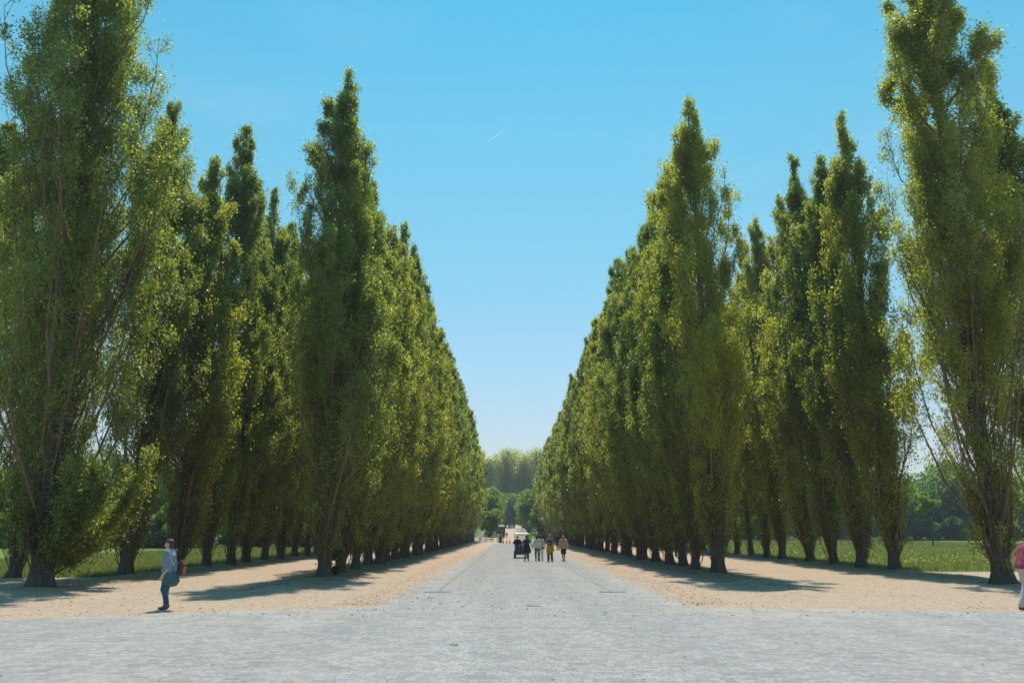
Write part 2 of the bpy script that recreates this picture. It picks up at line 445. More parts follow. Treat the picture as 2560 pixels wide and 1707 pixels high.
def merge(parts):
    vs, fs, o = [], [], 0
    for v, f in parts:
        vs.append(v); fs.append(f+o); o += len(v)
    return np.concatenate(vs), np.concatenate(fs)

ENV_U = [0, .04, .10, .20, .36, .63, .72, .82, .90, .96, 1.0]
ENV_R = [.10, .18, .34, .64, .98, .86, .74, .57, .37, .20, .03]

def poplar(seed, H=22.0, Rm=2.5, nb=95, nleaf=70000, lsize=.115, twigs=9, lod=0, gap=.0, mat='leaf', skirt=0.0, lean=(0, 0), clump=2300, clear=.35, trunk_r=.20):
    r = np.random.default_rng(seed)
    env = lambda z: Rm*np.interp(z/H, ENV_U, ENV_R)
    # trunk
    K = 14
    tz = np.linspace(-.25, H*.93, K); wob = np.cumsum(r.normal(0, .05, (K, 2)), 0)
    wob -= wob[1]; tn = (np.maximum(tz, 0)/H)**1.3*H; tx = wob[:, 0]+lean[0]*tn; ty = wob[:, 1]+lean[1]*tn
    tz = tz.copy()
    def trunk_at(z): return np.stack([np.interp(z, tz, tx), np.interp(z, tz, ty), z], -1)
    tzz = np.concatenate([[-.25, .0, .15, .4, .8, 1.4, 2.2], np.linspace(3.2, H*.93, 14)])
    tp = trunk_at(tzz)
    trr = trunk_r*(1-tzz/(H*.97))**.85+.01; trr = trr*(1+.45*np.exp(-np.maximum(tzz, 0)/.28))
    sides = 16 if lod == 0 else 7
    tv, tf = tubes(tp[None], trr[None], sides)
    # buttress ridges
    ang = np.tile(np.arange(sides)*2*math.pi/sides, len(tzz)); zz = np.repeat(tzz, sides); cx = np.repeat(tp[:, :2], sides, 0)
    k = 1+(.16*np.sin(ang*5+seed)+.08*np.sin(ang*3+zz))*np.exp(-np.maximum(zz, 0)/1.6)+.05*np.sin(ang*7+zz*2.3)
    tv[:, :2] = cx+(tv[:, :2]-cx)*k[:, None]
    # branches
    nb2 = 16; nb += nb2; hs = np.concatenate([1.0+H*.84*((np.arange(nb-nb2)+r.random(nb-nb2))/(nb-nb2))**1.05, H*r.uniform(.66, .95, nb2)])
    az = np.arange(nb)*2.399963+r.normal(0, .35, nb)
    nl = max(3, nb//6)
    L = np.clip(r.uniform(.24, .36, nb)*H*(1.08-hs/H*.85), 1.0, 99)
    fr_ = r.random(nb); ze = np.minimum(hs+L, np.maximum(hs+1.0, H*(1-.27*fr_))); ze = np.minimum(ze, H*.995)
    frac = np.sqrt(r.uniform(.10, 1.0, nb))*r.uniform(.8, 1.15, nb); topz = np.clip((hs/H-.55)/.3, 0, 1); frac = frac*(1-topz)+topz*np.clip(fr_*1.0, .08, .95)
    low = hs < H*.1
    re = env(ze)*frac*r.uniform(.82, 1.12, nb)
    s0 = trunk_at(hs); e0 = trunk_at(ze)
    T = np.linspace(0, 1, 7)
    curve = 1-(1-T)**2.1
    P = np.empty((nb, 7, 3))
    for i, t in enumerate(T):
        z = hs+(ze-hs)*(t**1.12)
        base = trunk_at(z)
        rr = re*curve[i]
        P[:, i, 0] = base[:, 0]+np.cos(az+.25*t)*rr; P[:, i, 1] = base[:, 1]+np.sin(az+.25*t)*rr; P[:, i, 2] = z
    P[:, 1:] += r.normal(0, .06, (nb, 6, 3))
    br = (.018+.0048*L)[:, None]*(1-T*.86)[None]*(1.0 if lod < 2 else 1.5)
    lw = np.where(hs < H*.12, .6, 1.0)*r.uniform(.25, 1.6, nb)      # leafiness of each limb
    # basal shoots
    nsh = 34 if lod == 0 else (14 if lod == 1 else 6); nk = nsh
    nsh += int(skirt*14)
    sa = r.random(nsh)*2*math.pi if skirt == 0 else np.concatenate([r.random(nk)*2*math.pi, r.normal(0.1, .9, nsh-nk)])
    sl = r.uniform(1.8, 6.5, nsh); so_ = r.uniform(.2, .85, nsh)*Rm/2.5
    if skirt: sl[nk:] = r.uniform(2.0, 5.5, nsh-nk); so_[nk:] = r.uniform(1.0, 3.1, nsh-nk)
    S = np.empty((nsh, 7, 3)); sh0 = r.uniform(.05, clear+.5, nsh)
    for i, t in enumerate(T):
        rad = .12+so_*(.45*t+.55*(1-(1-t)**2.0))
        S[:, i, 0] = np.cos(sa)*rad; S[:, i, 1] = np.sin(sa)*rad; S[:, i, 2] = sh0+sl*t**1.2
    sr = .026*(1-T*.8)[None]*np.ones((nsh, 1))
    # twigs off branches and shoots
    AP = np.concatenate([P, S]); AW = np.concatenate([lw, (np.full(nsh, .24) if not skirt else np.concatenate([np.full(nk, .24), np.full(nsh-nk, 2.2)]))])
    AL = np.concatenate([L, sl])
    nB = len(AP); nt_ = nB*twigs
    bi = np.repeat(np.arange(nB), twigs)
    t0 = np.clip(.12+.86*((np.tile(np.arange(twigs), nB)+r.random(nt_))/twigs), 0, 1)
    # position on the branch
    fi = t0*6; i0 = np.minimum(fi.astype(int), 5); ff = (fi-i0)[:, None]
    q0 = AP[bi, i0]*(1-ff)+AP[bi, i0+1]*ff
    dd = AP[bi, i0+1]-AP[bi, i0]; dd /= np.linalg.norm(dd, axis=1, keepdims=True)+1e-9
    ta = r.random(nt_)*2*math.pi
    tl = np.clip(AL[bi]*r.uniform(.12, .30, nt_), .3, 1.9)*(1.12-.6*t0)*np.interp(q0[:, 2]/H, [.75, 1], [1, .45])
    out = np.stack([np.cos(ta), np.sin(ta), 0*ta], -1)*(tl*.48)[:, None]
    q2 = q0+out+dd*(tl*.45)[:, None]+np.array([0, 0, 1])*(tl*.75)[:, None]
    q1 = q0+out*.65+dd*(tl*.35)[:, None]+np.array([0, 0, 1])*(tl*.2)[:, None]
    # leaves
    hz = q0[:, 2]/H
    wgt = AW[bi]*tl*np.interp(hz, [0, .06, .16, .26, 1], [.18, .36, .85, 1, 1.0])*np.interp(t0, [0, .25, .6, 1], [.3, .7, 1, 1.1])
    isS = bi >= nb
    if skirt: wgt = np.where(isS & (AW[bi] > 1), AW[bi]*tl*1.1, wgt)
    if gap: wgt *= r.uniform(1-gap, 1.0, nt_)
    wgt /= wgt.sum()
    # foliage: leaves sit in tufts along the twigs, loose leaves between them
    nc = int(clump*H/23*(Rm/2.6)); tch = r.choice(nt_, nc, p=wgt); ts = r.uniform(.15, 1.0, nc)**.7; t1 = ts[:, None]
    cc = q0[tch]*(1-t1)**2+2*q1[tch]*t1*(1-t1)+q2[tch]*t1**2+r.normal(size=(nc, 3))*.06
    tw_ = r.uniform(.25, 1.6, nc); sz_ = (.09+.075*np.clip(tl[tch], 0, 1.3))*tw_**.33
    lk = r.choice(nc, nleaf, p=tw_/tw_.sum())
    loose = r.random(nleaf) < .16
    v_ = r.normal(size=(nleaf, 3)); v_ /= np.linalg.norm(v_, axis=1, keepdims=True); v_ *= (r.random(nleaf)**.42*1.75)[:, None]
    c = cc[lk]+v_*(sz_[lk]*np.where(loose, 2.1, 1.0))[:, None]*np.array([1, 1, 1.45])
    c[:, 2] = np.maximum(c[:, 2], .12)
    crown = leaf_mesh('crown', c, np.full(nleaf, lsize), M[mat], r, up=.45)
    parts = [tubes(P, br, 5 if lod == 0 else 3), tubes(S, sr, 4 if lod == 0 else 3)]
    if lod < 2:
        keep = np.arange(nt_) if lod == 0 else np.arange(0, nt_, 3)
        Q = np.stack([q0[keep], q1[keep]*.5+(q0[keep]+q2[keep])*.25, q2[keep]], 1)
        parts.append(tubes(Q, np.array([[.012, .009, .004]])*np.ones((len(keep), 1)), 3))
    lv, lf = merge(parts)
    return dict(trunk=two_mat('trunk', tv, tf, lv, lf, M['bark'], M['limb']), crown=crown, H=H)

def two_mat(name, v1, f1, v2, f2, m1, m2):
    v, f = merge([(v1, f1), (v2, f2)])
    me = mesh(name, v, f, m1, True); me.materials.append(m2)
    me.polygons.foreach_set('material_index', np.concatenate([np.zeros(len(f1), np.int32), np.ones(len(f2), np.int32)]))
    return me

def put_tree(kind, p, x, y, label, group=None, cat='tree', rz=0.0, s=1.0, sz=None):
    sz = sz or s
    e = empty(kind, (x, y, float(gh(x, y))), rz, (s, s, sz))
    for k in ('trunk', 'crown'):
        if k in p: link(k, p[k], e)
    tag(e, label, cat, group); return e

ORD = 'first second third fourth fifth sixth seventh eighth ninth tenth eleventh twelfth thirteenth fourteenth fifteenth sixteenth seventeenth eighteenth nineteenth twentieth'.split()
TENS = {2: 'twenty', 3: 'thirty', 4: 'forty', 5: 'fifty', 6: 'sixty'}
def ordw(n):
    if n <= 20: return ORD[n-1]
    t, u = divmod(n, 10)
    return {3: 'thirtieth', 4: 'fortieth', 5: 'fiftieth', 6: 'sixtieth'}[t] if u == 0 else f'{TENS[t]}-{ORD[u-1]}'

# hero trees, each with its own crown
rr = random.Random(11)
put_tree('poplar_tree', poplar(101, 33, 3.55, 118, 285000, .074, 13, mat='leaf', skirt=1.0, trunk_r=.33, gap=.85, lean=(-.058, 0)), -15.65, 26.6,
         'huge tall poplar with leafy skirt behind the walking woman, tallest left of the road', 'lombardy poplars')
put_tree('poplar_tree', poplar(107, 28.8, 3.15, 92, 230000, .075, 13, mat='leaf2', trunk_r=.30, gap=.85, lean=(.02, 0)), 17.84, 28.8,
         'huge tall poplar nearest the man in pink at the right picture edge', 'lombardy poplars')
put_tree('poplar_tree', poplar(113, 24.0, 2.85, 80, 165000, .074, 12, mat='leaf', gap=.85, trunk_r=.235, lean=(-.015, 0)), -7.6, 32.2,
         'pointed dark poplar, first and tallest of the inner row left of the road', 'lombardy poplars')
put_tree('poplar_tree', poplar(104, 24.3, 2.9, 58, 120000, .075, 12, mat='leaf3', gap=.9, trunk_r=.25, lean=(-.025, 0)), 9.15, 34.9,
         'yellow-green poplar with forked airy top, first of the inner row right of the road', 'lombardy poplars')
put_tree('poplar_tree', poplar(105, 23.3, 2.5, 78, 130000, .082, 11, mat='leaf', gap=.8), -21.05, 33.8,
         'dark poplar standing alone in the grass at the far left picture edge', 'lombardy poplars')
put_tree('poplar_tree', poplar(106, 23.0, 2.5, 78, 130000, .082, 11, mat='leaf', gap=.8), 22.6, 32.0,
         'dark poplar mostly cut off by the right picture edge, behind the tallest right one', 'lombardy poplars')
near = [poplar(201+i, 23, (2.4, 2.6, 2.2, 2.45, 2.3)[i], (72, 66, 60, 74, 64)[i], 105000, .086, 10, mat='leaf2' if i in (1, 4) else 'leaf', gap=.8) for i in range(5)]
mid = [poplar(301+i, 23, 2.5+.1*i, 64, 52000, .125, 7, lod=1, mat='leaf2' if i % 2 else 'leaf', gap=.6) for i in range(4)]
far = [poplar(401+i, 23, 2.5+.1*i, 50, 20000, .20, 6, lod=2, mat='leaf2' if i % 2 else 'leaf', gap=.4) for i in range(3)]

put_tree('poplar_tree', near[3], -25.0, 34.2, 'dark poplar crown leaning into view at the left picture edge, its trunk outside the photo', 'lombardy poplars', rz=1.0, s=1.15, sz=22.3/23)

def row(x0, y0, sp, n, hh, where, first, seed):
    q = random.Random(seed); prev = None
    for i in range(n):
        y = y0+i*sp+q.uniform(-.25, .25); x = x0+q.uniform(-.15, .15)
        pool = near if y < 60 else (mid if y < 105 else far)
        p = pool[(i*2+q.randrange(2)) % len(pool)]
        if p is prev: p = pool[(pool.index(p)+1) % len(pool)]
        prev = p
        H = hh[i] if i < len(hh) else 22.6+q.uniform(-1.4, 1.5)
        s = q.uniform(.88, 1.12)
        put_tree('poplar_tree', p, x, y, f'slender poplar, {ordw(first+i)} from the plaza in the {where}', 'lombardy poplars',
                 rz=q.uniform(0, 6.28), s=s, sz=H/23.0)
row(-7.6, 35.5, 3.25, 40, [21, 20.6, 21, 21, 20.7], 'inner row left of the road', 2, 1)
row(8.85, 38.0, 3.42, 60, [22, 22.4, 22.5, 22], 'inner row right of the road', 2, 2)
put_tree('poplar_tree', poplar(121, 23.2, 3.0, 86, 150000, .08, 11, mat='leaf', gap=.8, trunk_r=.24, lean=(-.015, 0)), -16.7, 34.4,
         'broad poplar, second from the plaza in the outer row left of the road', 'lombardy poplars')
row(-15.8, 37.7, 3.3, 25, [21.7, 26, 22.6, 24.4, 23.8], 'outer row left of the road', 3, 3)
row(18.3, 37.6, 3.75, 24, [24.4, 24, 25.8, 24.6, 26, 24.5], 'outer row right of the road', 2, 4)

# a low leafy bush between the first inner poplars on the left
def bushy(seed, n, rx, rz, ls, mat, clumps=14, trunk_h=0.0, trunk_r=.1, base=0.0, thin=False):
    r = np.random.default_rng(seed)
    d = r.normal(size=(clumps, 3)); d /= np.linalg.norm(d, axis=1, keepdims=True)
    d *= r.uniform(.35, .95, (clumps, 1))
    cc = d*np.array([rx, rx, rz])+np.array([0, 0, base+rz])
    cs = r.uniform(.20, .42, clumps)*min(rx, rz)*1.2
    k = r.integers(0, clumps, n)
    v = r.normal(size=(n, 3)); v /= np.linalg.norm(v, axis=1, keepdims=True); v *= (r.uniform(.3, 1, n)**.4)[:, None]
    c = cc[k]+v*cs[k][:, None]*np.array([1, 1, .8 if not thin else 1.5])
    c[:, 2] = np.maximum(c[:, 2], .1)
    out = dict(crown=leaf_mesh('crown', c, np.full(n, ls), M[mat], r, up=.3))
    top = base+rz
    P = [tubes(np.array([[[0, 0, -.2], [.05, .03, top*.3], [-.04, 0, top*.65], [0, 0, top*1.15]]]), np.array([[trunk_r*1.5, trunk_r, trunk_r*.7, trunk_r*.3]]), 8)]
    nl = min(clumps, 16); s = np.zeros((nl, 4, 3)); t0 = np.linspace(.35, .95, nl)*top
    for i, t in enumerate(np.linspace(0, 1, 4)):
        s[:, i, :2] = cc[:nl, :2]*t; s[:, i, 2] = t0*(1-t)+np.maximum(cc[:nl, 2], t0)*t
    out['trunk'] = two_mat('trunk', *P[0], *tubes(s, np.linspace(trunk_r*.5, trunk_r*.12, 4)[None]*np.ones((nl, 1)), 4), M['darkbark'], M['darkbark'])
    return out
b0 = bushy(7, 9000, .62, 1.25, .085, 'bushleaf', 12, trunk_r=.04)
put_tree('shrub', b0, -7.5, 33.9, 'dense green shrub at the foot of the first inner left poplars', cat='shrub')

# ------------------------------------------------------------------ woods behind
wA = [bushy(20+i, 16000, 4.6, 5.2, .34, 'bushleaf', 46, trunk_r=.3, base=1.2) for i in range(3)]
wB = [bushy(30+i, 15000, 6.2, 7.0, .52, 'bushleaf', 50, trunk_r=.35, base=1.0) for i in range(3)]
q = random.Random(9)
wS = [bushy(25+i, 9000, 3.6, 2.3, .30, 'bushleaf', 34, trunk_r=.1, base=0.0) for i in range(2)]
for i in range(22):
    x = -19-i*4.3+q.uniform(-1, 1); y = 99+q.uniform(-1, 9)
    put_tree('broadleaf_tree', wA[i % 3], x, y, f'dark round broadleaf tree, {ordw(i+1)} from the poplars in the edge of the left wood',
             'trees of the wood behind the left meadow', rz=q.uniform(0, 6), s=q.uniform(.85, 1.1), sz=q.uniform(.85, 1.25))
for i in range(18):
    put_tree('shrub', wS[i % 2], -19.5-i*4.9+q.uniform(-1, 1), 95.5+q.uniform(-1, 1), f'low dark shrub, {ordw(i+1)} from the poplars along the foot of the left wood',
             'shrubs along the foot of the left wood', 'shrub', rz=q.uniform(0, 6), s=q.uniform(.85, 1.15))
for i in range(26):
    x = 22+i*6.2+q.uniform(-1, 1); y = 194+q.uniform(-4, 10)-i*.8
    put_tree('broadleaf_tree', wB[i % 3], x, y, f'dark round broadleaf tree, {ordw(i+1)} from the poplars in the edge of the right wood',
             'trees of the wood behind the right meadow', rz=q.uniform(0, 6), s=q.uniform(.9, 1.15), sz=q.uniform(.9, 1.25))
for i in range(24):
    put_tree('shrub', wS[i % 2], 23+i*6.4+q.uniform(-1, 1), 187+q.uniform(-1, 1)-i*.8, f'low dark shrub, {ordw(i+1)} from the poplars along the foot of the right wood',
             'shrubs along the foot of the right wood', 'shrub', rz=q.uniform(0, 6), s=q.uniform(1.0, 1.35))
def wood_mass(x0, x1, y0, y1, h, n, ls, seed, lb):
    r = np.random.default_rng(seed); m_ = int((x1-x0)*.9)
    cx_ = r.uniform(x0, x1, m_); cy_ = r.uniform(y0, y1, m_); hh_ = h*r.uniform(.65, 1.0, m_); k = r.integers(0, m_, n)
    u = r.random(n); a = r.random(n)*6.28; rad = 2.6*np.sqrt(np.clip(1-(2*u-1)**4, 0, 1))*r.random(n)**.4
    c = np.stack([cx_[k]+rad*np.cos(a), cy_[k]+rad*np.sin(a), gh(cx_[k], cy_[k])+hh_[k]*u+.1], -1)
    tag(link('far_wood', leaf_mesh('far_wood', c, np.full(n, ls), M['bushleaf'], r, up=.3)), lb, 'wood', kind='stuff')
wood_mass(-150, -17.5, 114, 122, 11, 42000, .55, 88, 'dense dark green wood deep behind the left meadow')
wood_mass(21, 230, 214, 226, 15, 42000, .8, 89, 'dense dark green wood deep behind the right meadow')
sap = bushy(44, 1800, 1.5, 2.6, .26, 'limeleaf', 12, trunk_r=.08, base=2.6)
put_tree('young_tree', sap, 57.5, 107, 'thin yellow-green young tree standing alone in the right meadow', cat='tree')

# clipped trees flanking the far road and tall wood closing the view
cl = [bushy(50+i, 9000, 3.7, 6.2, .42, 'limeleaf', 60, trunk_r=.3, base=.9) for i in range(2)]
for i in range(5):
    for sd_, X in ((-1, -5.7), (1, 5.7)):
        y = 213+i*17+(20 if sd_ > 0 else 0); sidew = 'left' if sd_ < 0 else 'right'
        put_tree('clipped_tree', cl[(i+(sd_ > 0)) % 2], X, y, f'tall rounded clipped tree, {ordw(i+1)} beyond the poplars on the {sidew} of the far road',
                 'clipped trees flanking the far road', rz=q.uniform(0, 6), s=1.0, sz=q.uniform(.93, 1.05))
lowt = bushy(61, 6000, 2.6, 3.4, .32, 'limeleaf', 30, trunk_r=.2, base=.8)
put_tree('broadleaf_tree', lowt, -5.0, 186, 'low yellow-green tree behind the white fence at the end of the left poplars')
put_tree('broadleaf_tree', bushy(62, 6000, 2.2, 4.2, .32, 'limeleaf', 30, trunk_r=.2, base=.6), 6.9, 196, 'low yellow-green tree behind the lime sign at the end of the right poplars')
def talltree(seed):
    r = np.random.default_rng(seed); n = 8500; H = 33.0
    nb = 46; st = np.zeros((nb, 5, 3)); a = r.random(nb)*6.28; h0 = r.uniform(5, 24, nb); L = r.uniform(7, 14, nb); o = r.uniform(1.0, 4.6, nb)
    for i, t in enumerate(np.linspace(0, 1, 5)):
        st[:, i, 0] = np.cos(a)*o*t**.8; st[:, i, 1] = np.sin(a)*o*t**.8; st[:, i, 2] = np.minimum(h0+L*t, H*.98-o*.5)
    k = r.integers(0, nb, n); t = r.beta(2.2, 1.2, n)*4; i0 = np.minimum(t.astype(int), 3); f = (t-i0)[:, None]
    c = st[k, i0]*(1-f)+st[k, i0+1]*f+r.normal(size=(n, 3))*np.array([.85, .85, 1.1])
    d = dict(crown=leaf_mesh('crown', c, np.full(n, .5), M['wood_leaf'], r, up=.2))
    d['trunk'] = two_mat('trunk', *tubes(np.array([[[0, 0, -.5], [.2, 0, 10], [-.1, .1, 20], [0, 0, 31]]]), np.array([[.5, .38, .26, .06]]), 8),
                         *tubes(st, np.linspace(.16, .04, 5)[None]*np.ones((nb, 1)), 4), M['palebark'], M['palebark'])
    return d
tt = [talltree(71), talltree(72), talltree(73)]
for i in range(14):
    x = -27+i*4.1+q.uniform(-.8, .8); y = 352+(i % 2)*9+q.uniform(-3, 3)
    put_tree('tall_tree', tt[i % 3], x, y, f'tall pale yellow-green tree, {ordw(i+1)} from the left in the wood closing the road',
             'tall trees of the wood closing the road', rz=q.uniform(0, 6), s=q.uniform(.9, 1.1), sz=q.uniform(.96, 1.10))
for i in range(9):
    x = -30+i*7.2+q.uniform(-1, 1); y = 341+q.uniform(-2, 3)
    put_tree('broadleaf_tree', wB[i % 3], x, y, f'dark bushy tree, {ordw(i+1)} from the left under the tall wood closing the road',
             'dark bushy trees closing the road', rz=q.uniform(0, 6), s=1.0, sz=q.uniform(.8, 1.1))

# ------------------------------------------------------------------ litter on the sand
def litter(name, n, seed, size, mat, xr_, yr_, z=.006, near_edge=None):
    r = np.random.default_rng(seed)
    x = r.uniform(*xr_, n); y = yr_[0]+(yr_[1]-yr_[0])*r.random(n)**1.5
    if near_edge:
        xs = r.choice(near_edge, n); x = xs+r.normal(0, .38, n)
    zz = gh(x, y)+z+.008*r.random(n)
    a = r.random(n)*6.28; s = size*r.uniform(.5, 1.6, n)
    ca, sa = np.cos(a)*s, np.sin(a)*s
    v = np.empty((n, 4, 3)); c = np.stack([x, y, zz], -1)
    tl = r.normal(0, .25, (n, 2))*s[:, None]
    v[:, 0] = c+np.stack([-ca, -sa, tl[:, 0]*.3], -1); v[:, 1] = c+np.stack([sa*.4, -ca*.4, np.abs(tl[:, 1])], -1)
    v[:, 2] = c+np.stack([ca, sa, 0*sa], -1); v[:, 3] = c+np.stack([-sa*.4, ca*.4, np.abs(tl[:, 0])], -1)
    return link(name, mesh(name, v.reshape(-1, 3), np.arange(4*n).reshape(n, 4), mat))
M['dead'] = leafmat('dead_leaf', (.12, .06, .025), (.32, .20, .10), (.1, .05, .02), (.2, .1, .04), trans=.1, rough=.8, spec=.2)
tag(litter('leaf_litter', 6000, 1, .020, M['dead'], (-4, 5), (21, 75), near_edge=[-3.75, -3.9, -4.2, 5.0, 5.2, 5.6]), 'brown leaf litter along both verges of the road', 'leaf litter', kind='stuff')
tag(litter('leaf_litter', 8000, 2, .024, M['dead'], (-4, 5), (25, 75), near_edge=[-7.6, -8.3, -6.6, 8.9, 8.1, 9.8, -15.5, 18]), 'brown leaf litter under the rows of poplars', 'leaf litter', kind='stuff')
tag(litter('leaf_litter', 2500, 3, .028, M['dead'], (-16, 18), (18.2, 34)), 'sparse leaf litter scattered on the open sand', 'leaf litter', kind='stuff')
tag(litter('leaf_litter', 170, 4, .024, M['dead'], (-9, 11), (10.5, 28), z=.012), 'a few dry leaves lying on the grey setts', 'leaf litter', kind='stuff')
# twigs
tw = simple('twig_bark', (.09, .06, .04), .9)
for i, (x, y, a, ln, lb) in enumerate([(-2.3, 23.0, .4, .2, 'short dark twig on the setts below the left drain'),
                                       (.6, 20.55, .02, .40, 'thin twig lying across the middle of the road mouth'),
                                       (-.95, 13.6, .1, .16, 'tiny brown twig lying on the plaza setts near the picture bottom')]):
    m = MB(); pts = [(math.cos(a)*ln*t-ln/2, math.sin(a)*ln*t+.02*math.sin(9*t), .016+.006*math.sin(7*t)) for t in (0, .25, .5, .75, 1)]
    m.tube(pts, [.008, .008, .007, .005, .003], 6)
    m.tube([pts[2], (pts[2][0]+.06, pts[2][1]+.07, .02)], [.006, .003], 5)
    tag(m.build('twig', tw, None, True, (x, y, .004)), lb, 'twig')

# ------------------------------------------------------------------ gutter seams and drains
moss = simple('mossy_joint', (.20, .20, .09), .95, .4, 3)
def seam(name, xf, y0, y1, wdt, label, mat):
    ys = np.arange(y0, y1, .5); r = np.random.default_rng(int(y0*10)); v = []
    for y in ys:
        x = xf(y)+r.normal(0, .01); ww = wdt*r.uniform(.5, 1.3)
        z = float(gh(0, y))+.0085; v += [(x-ww/2, y, z), (x+ww/2, y, z)]
    f = [[2*i, 2*i+1, 2*i+3, 2*i+2] for i in range(len(ys)-1)]
    tag(link(name, mesh(name, v, f, mat)), kind='structure')
seam('gutter_joint', lambda y: -2.33, 25.9, 90, .045, '', moss)
seam('gutter_joint', lambda y: 3.2-.012*(y-26), 25.9, 80, .03, '', simple('dark_joint', (.2, .17, .12), .95, .4, 3))
steel = simple('drain_steel', (.24, .28, .34), .6, .2, 20, metal=.2)
for X, lb in ((-2.33, 'bluish V-shaped drain grate in the left gutter of the road'), (3.25, 'bluish V-shaped drain grate in the right gutter of the road')):
    e = empty('drain_grate', (X, 25.4, .004)); tag(e, lb, 'drain')
    for s in (-1, 1):
        m = MB()
        L_, W_ = .43, .2
        for k in range(9):
            x = .02+k*(L_-.05)/8
            m.box(x, x+.022, -W_/2+.02, W_/2-.02, .004, .012)
        m.box(0, L_, -W_/2, -W_/2+.02, .003, .014); m.box(0, L_, W_/2-.02, W_/2, .003, .014)
        g = m.build('grate', steel, e); g.scale = (s, 1, 1) if False else (1, 1, 1); g.rotation_euler = (0, 0, R(12) if s > 0 else R(180-12))
    MB().box(-.42, .42, -.02, .18, .0006, .0024).build('pit_shade', simple('drain_shade', (.16, .18, .20), .9), e)  # flat dark sheet under the bars, painted shade of the drain opening

# ------------------------------------------------------------------ signed-distance figures
def cap(a, b, ra, rb=None): return ('c', np.array(a, float), np.array(b, float), ra, ra if rb is None else rb)
def rbox(c, h, r=.02): return ('b', np.array(c, float), np.array(h, float), r, 0)
def sdf_mesh(name, prims, mat, res=.012, k=.03, planes=(), fold=0.0, seed=0, ks=None):
    lo = np.min([np.minimum(p[1]-max(p[3], p[4]), p[2]-max(p[3], p[4])) if p[0] == 'c' else p[1]-p[2] for p in prims], 0)-3*res-fold
    hi = np.max([np.maximum(p[1]+max(p[3], p[4]), p[2]+max(p[3], p[4])) if p[0] == 'c' else p[1]+p[2] for p in prims], 0)+3*res+fold
    n = np.ceil((hi-lo)/res).astype(int)+1
    F = np.full(n, .2, np.float32)
    ax = [lo[i]+np.arange(n[i])*res for i in range(3)]
    for pi, p in enumerate(prims):
        kk = k if ks is None else ks[pi]
        pad = kk+2.5*res
        if p[0] == 'c':
            rm = max(p[3], p[4]); a, b = np.minimum(p[1], p[2])-rm-pad, np.maximum(p[1], p[2])+rm+pad
        else: a, b = p[1]-p[2]-pad, p[1]+p[2]+pad
        i0 = np.maximum(((a-lo)/res).astype(int), 0); i1 = np.minimum(((b-lo)/res).astype(int)+2, n)
        X, Y, Z = np.meshgrid(*[ax[i][i0[i]:i1[i]] for i in range(3)], indexing='ij')
        Q = np.stack([X, Y, Z], -1)
        if p[0] == 'c':
            ba = p[2]-p[1]; L2 = max(ba@ba, 1e-9); pa = Q-p[1]
            h = np.clip((pa@ba)/L2, 0, 1)
            d = np.linalg.norm(pa-h[..., None]*ba, axis=-1)-(p[3]+(p[4]-p[3])*h)
        else:
            g = np.abs(Q-p[1])-(p[2]-p[3]); d = np.linalg.norm(np.maximum(g, 0), axis=-1)+np.minimum(g.max(-1), 0)-p[3]
        sl = tuple(slice(i0[i], i1[i]) for i in range(3))
        o = F[sl]; hh = np.clip(.5+.5*(o-d)/kk, 0, 1)
        F[sl] = o*(1-hh)+d*hh-kk*hh*(1-hh)
    X, Y, Z = np.meshgrid(*ax, indexing='ij')
    if fold:
        F = F+fold*(np.sin(X*31+Z*17+seed)*np.sin(Z*23-Y*19+seed*2)+.6*np.sin(X*55-Z*41+Y*37+seed))
    for nx_, d in planes:
        nv = np.array(nx_, float); nv /= np.linalg.norm(nv)
        F = np.maximum(F, X*nv[0]+Y*nv[1]+Z*nv[2]-d)
    F[0], F[-1], F[:, 0], F[:, -1], F[:, :, 0], F[:, :, -1] = .1, .1, .1, .1, .1, .1
    # surface nets
    ins = F < 0
    cs = [n[0]-1, n[1]-1, n[2]-1]
    acc = np.zeros((*cs, 3), np.float32); cnt = np.zeros(cs, np.float32)
    offs = [(i, j, l) for i in (0, 1) for j in (0, 1) for l in (0, 1)]
    def sub(A, o): return A[o[0]:o[0]+cs[0], o[1]:o[1]+cs[1], o[2]:o[2]+cs[2]]
    for o in offs:
        for axx in range(3):
            if o[axx]: continue
            o2 = list(o); o2[axx] = 1
            fa, fb = sub(F, o), sub(F, o2); m = (fa < 0) != (fb < 0)
            t = np.where(m, fa/np.where(m, fa-fb, 1), 0)
            for e in range(3): acc[..., e] += np.where(m, o[e]+(t if e == axx else 0), 0)
            cnt += m
    act = cnt > 0
    ids = np.full(cs, -1, np.int64); ids[act] = np.arange(act.sum())
    cell = np.stack(np.nonzero(act), -1)
    V = lo+(cell+acc[act]/cnt[act][:, None])*res
    faces = []
    for axx in range(3):
        a1, a2 = (axx+1) % 3, (axx+2) % 3
        s0 = [slice(None)]*3; s1 = [slice(None)]*3; s0[axx] = slice(0, -1); s1[axx] = slice(1, None)
        ia, ib = ins[tuple(s0)], ins[tuple(s1)]
        m = ia != ib; e = np.stack(np.nonzero(m), -1)
        ok = (e[:, a1] > 0) & (e[:, a2] > 0) & (e[:, a1] < cs[a1]) & (e[:, a2] < cs[a2]); e = e[ok]
        fl = ia[m][ok]
        def idd(d1, d2):
            x = e.copy(); x[:, a1] -= d1; x[:, a2] -= d2; return ids[x[:, 0], x[:, 1], x[:, 2]]
        qd = np.stack([idd(1, 1), idd(0, 1), idd(0, 0), idd(1, 0)], -1)
        qd = np.where(fl[:, None], qd, qd[:, ::-1]); faces.append(qd)
    Fc = np.concatenate(faces); Fc = Fc[(Fc >= 0).all(1)]
    return mesh(name, V, Fc, mat, True)

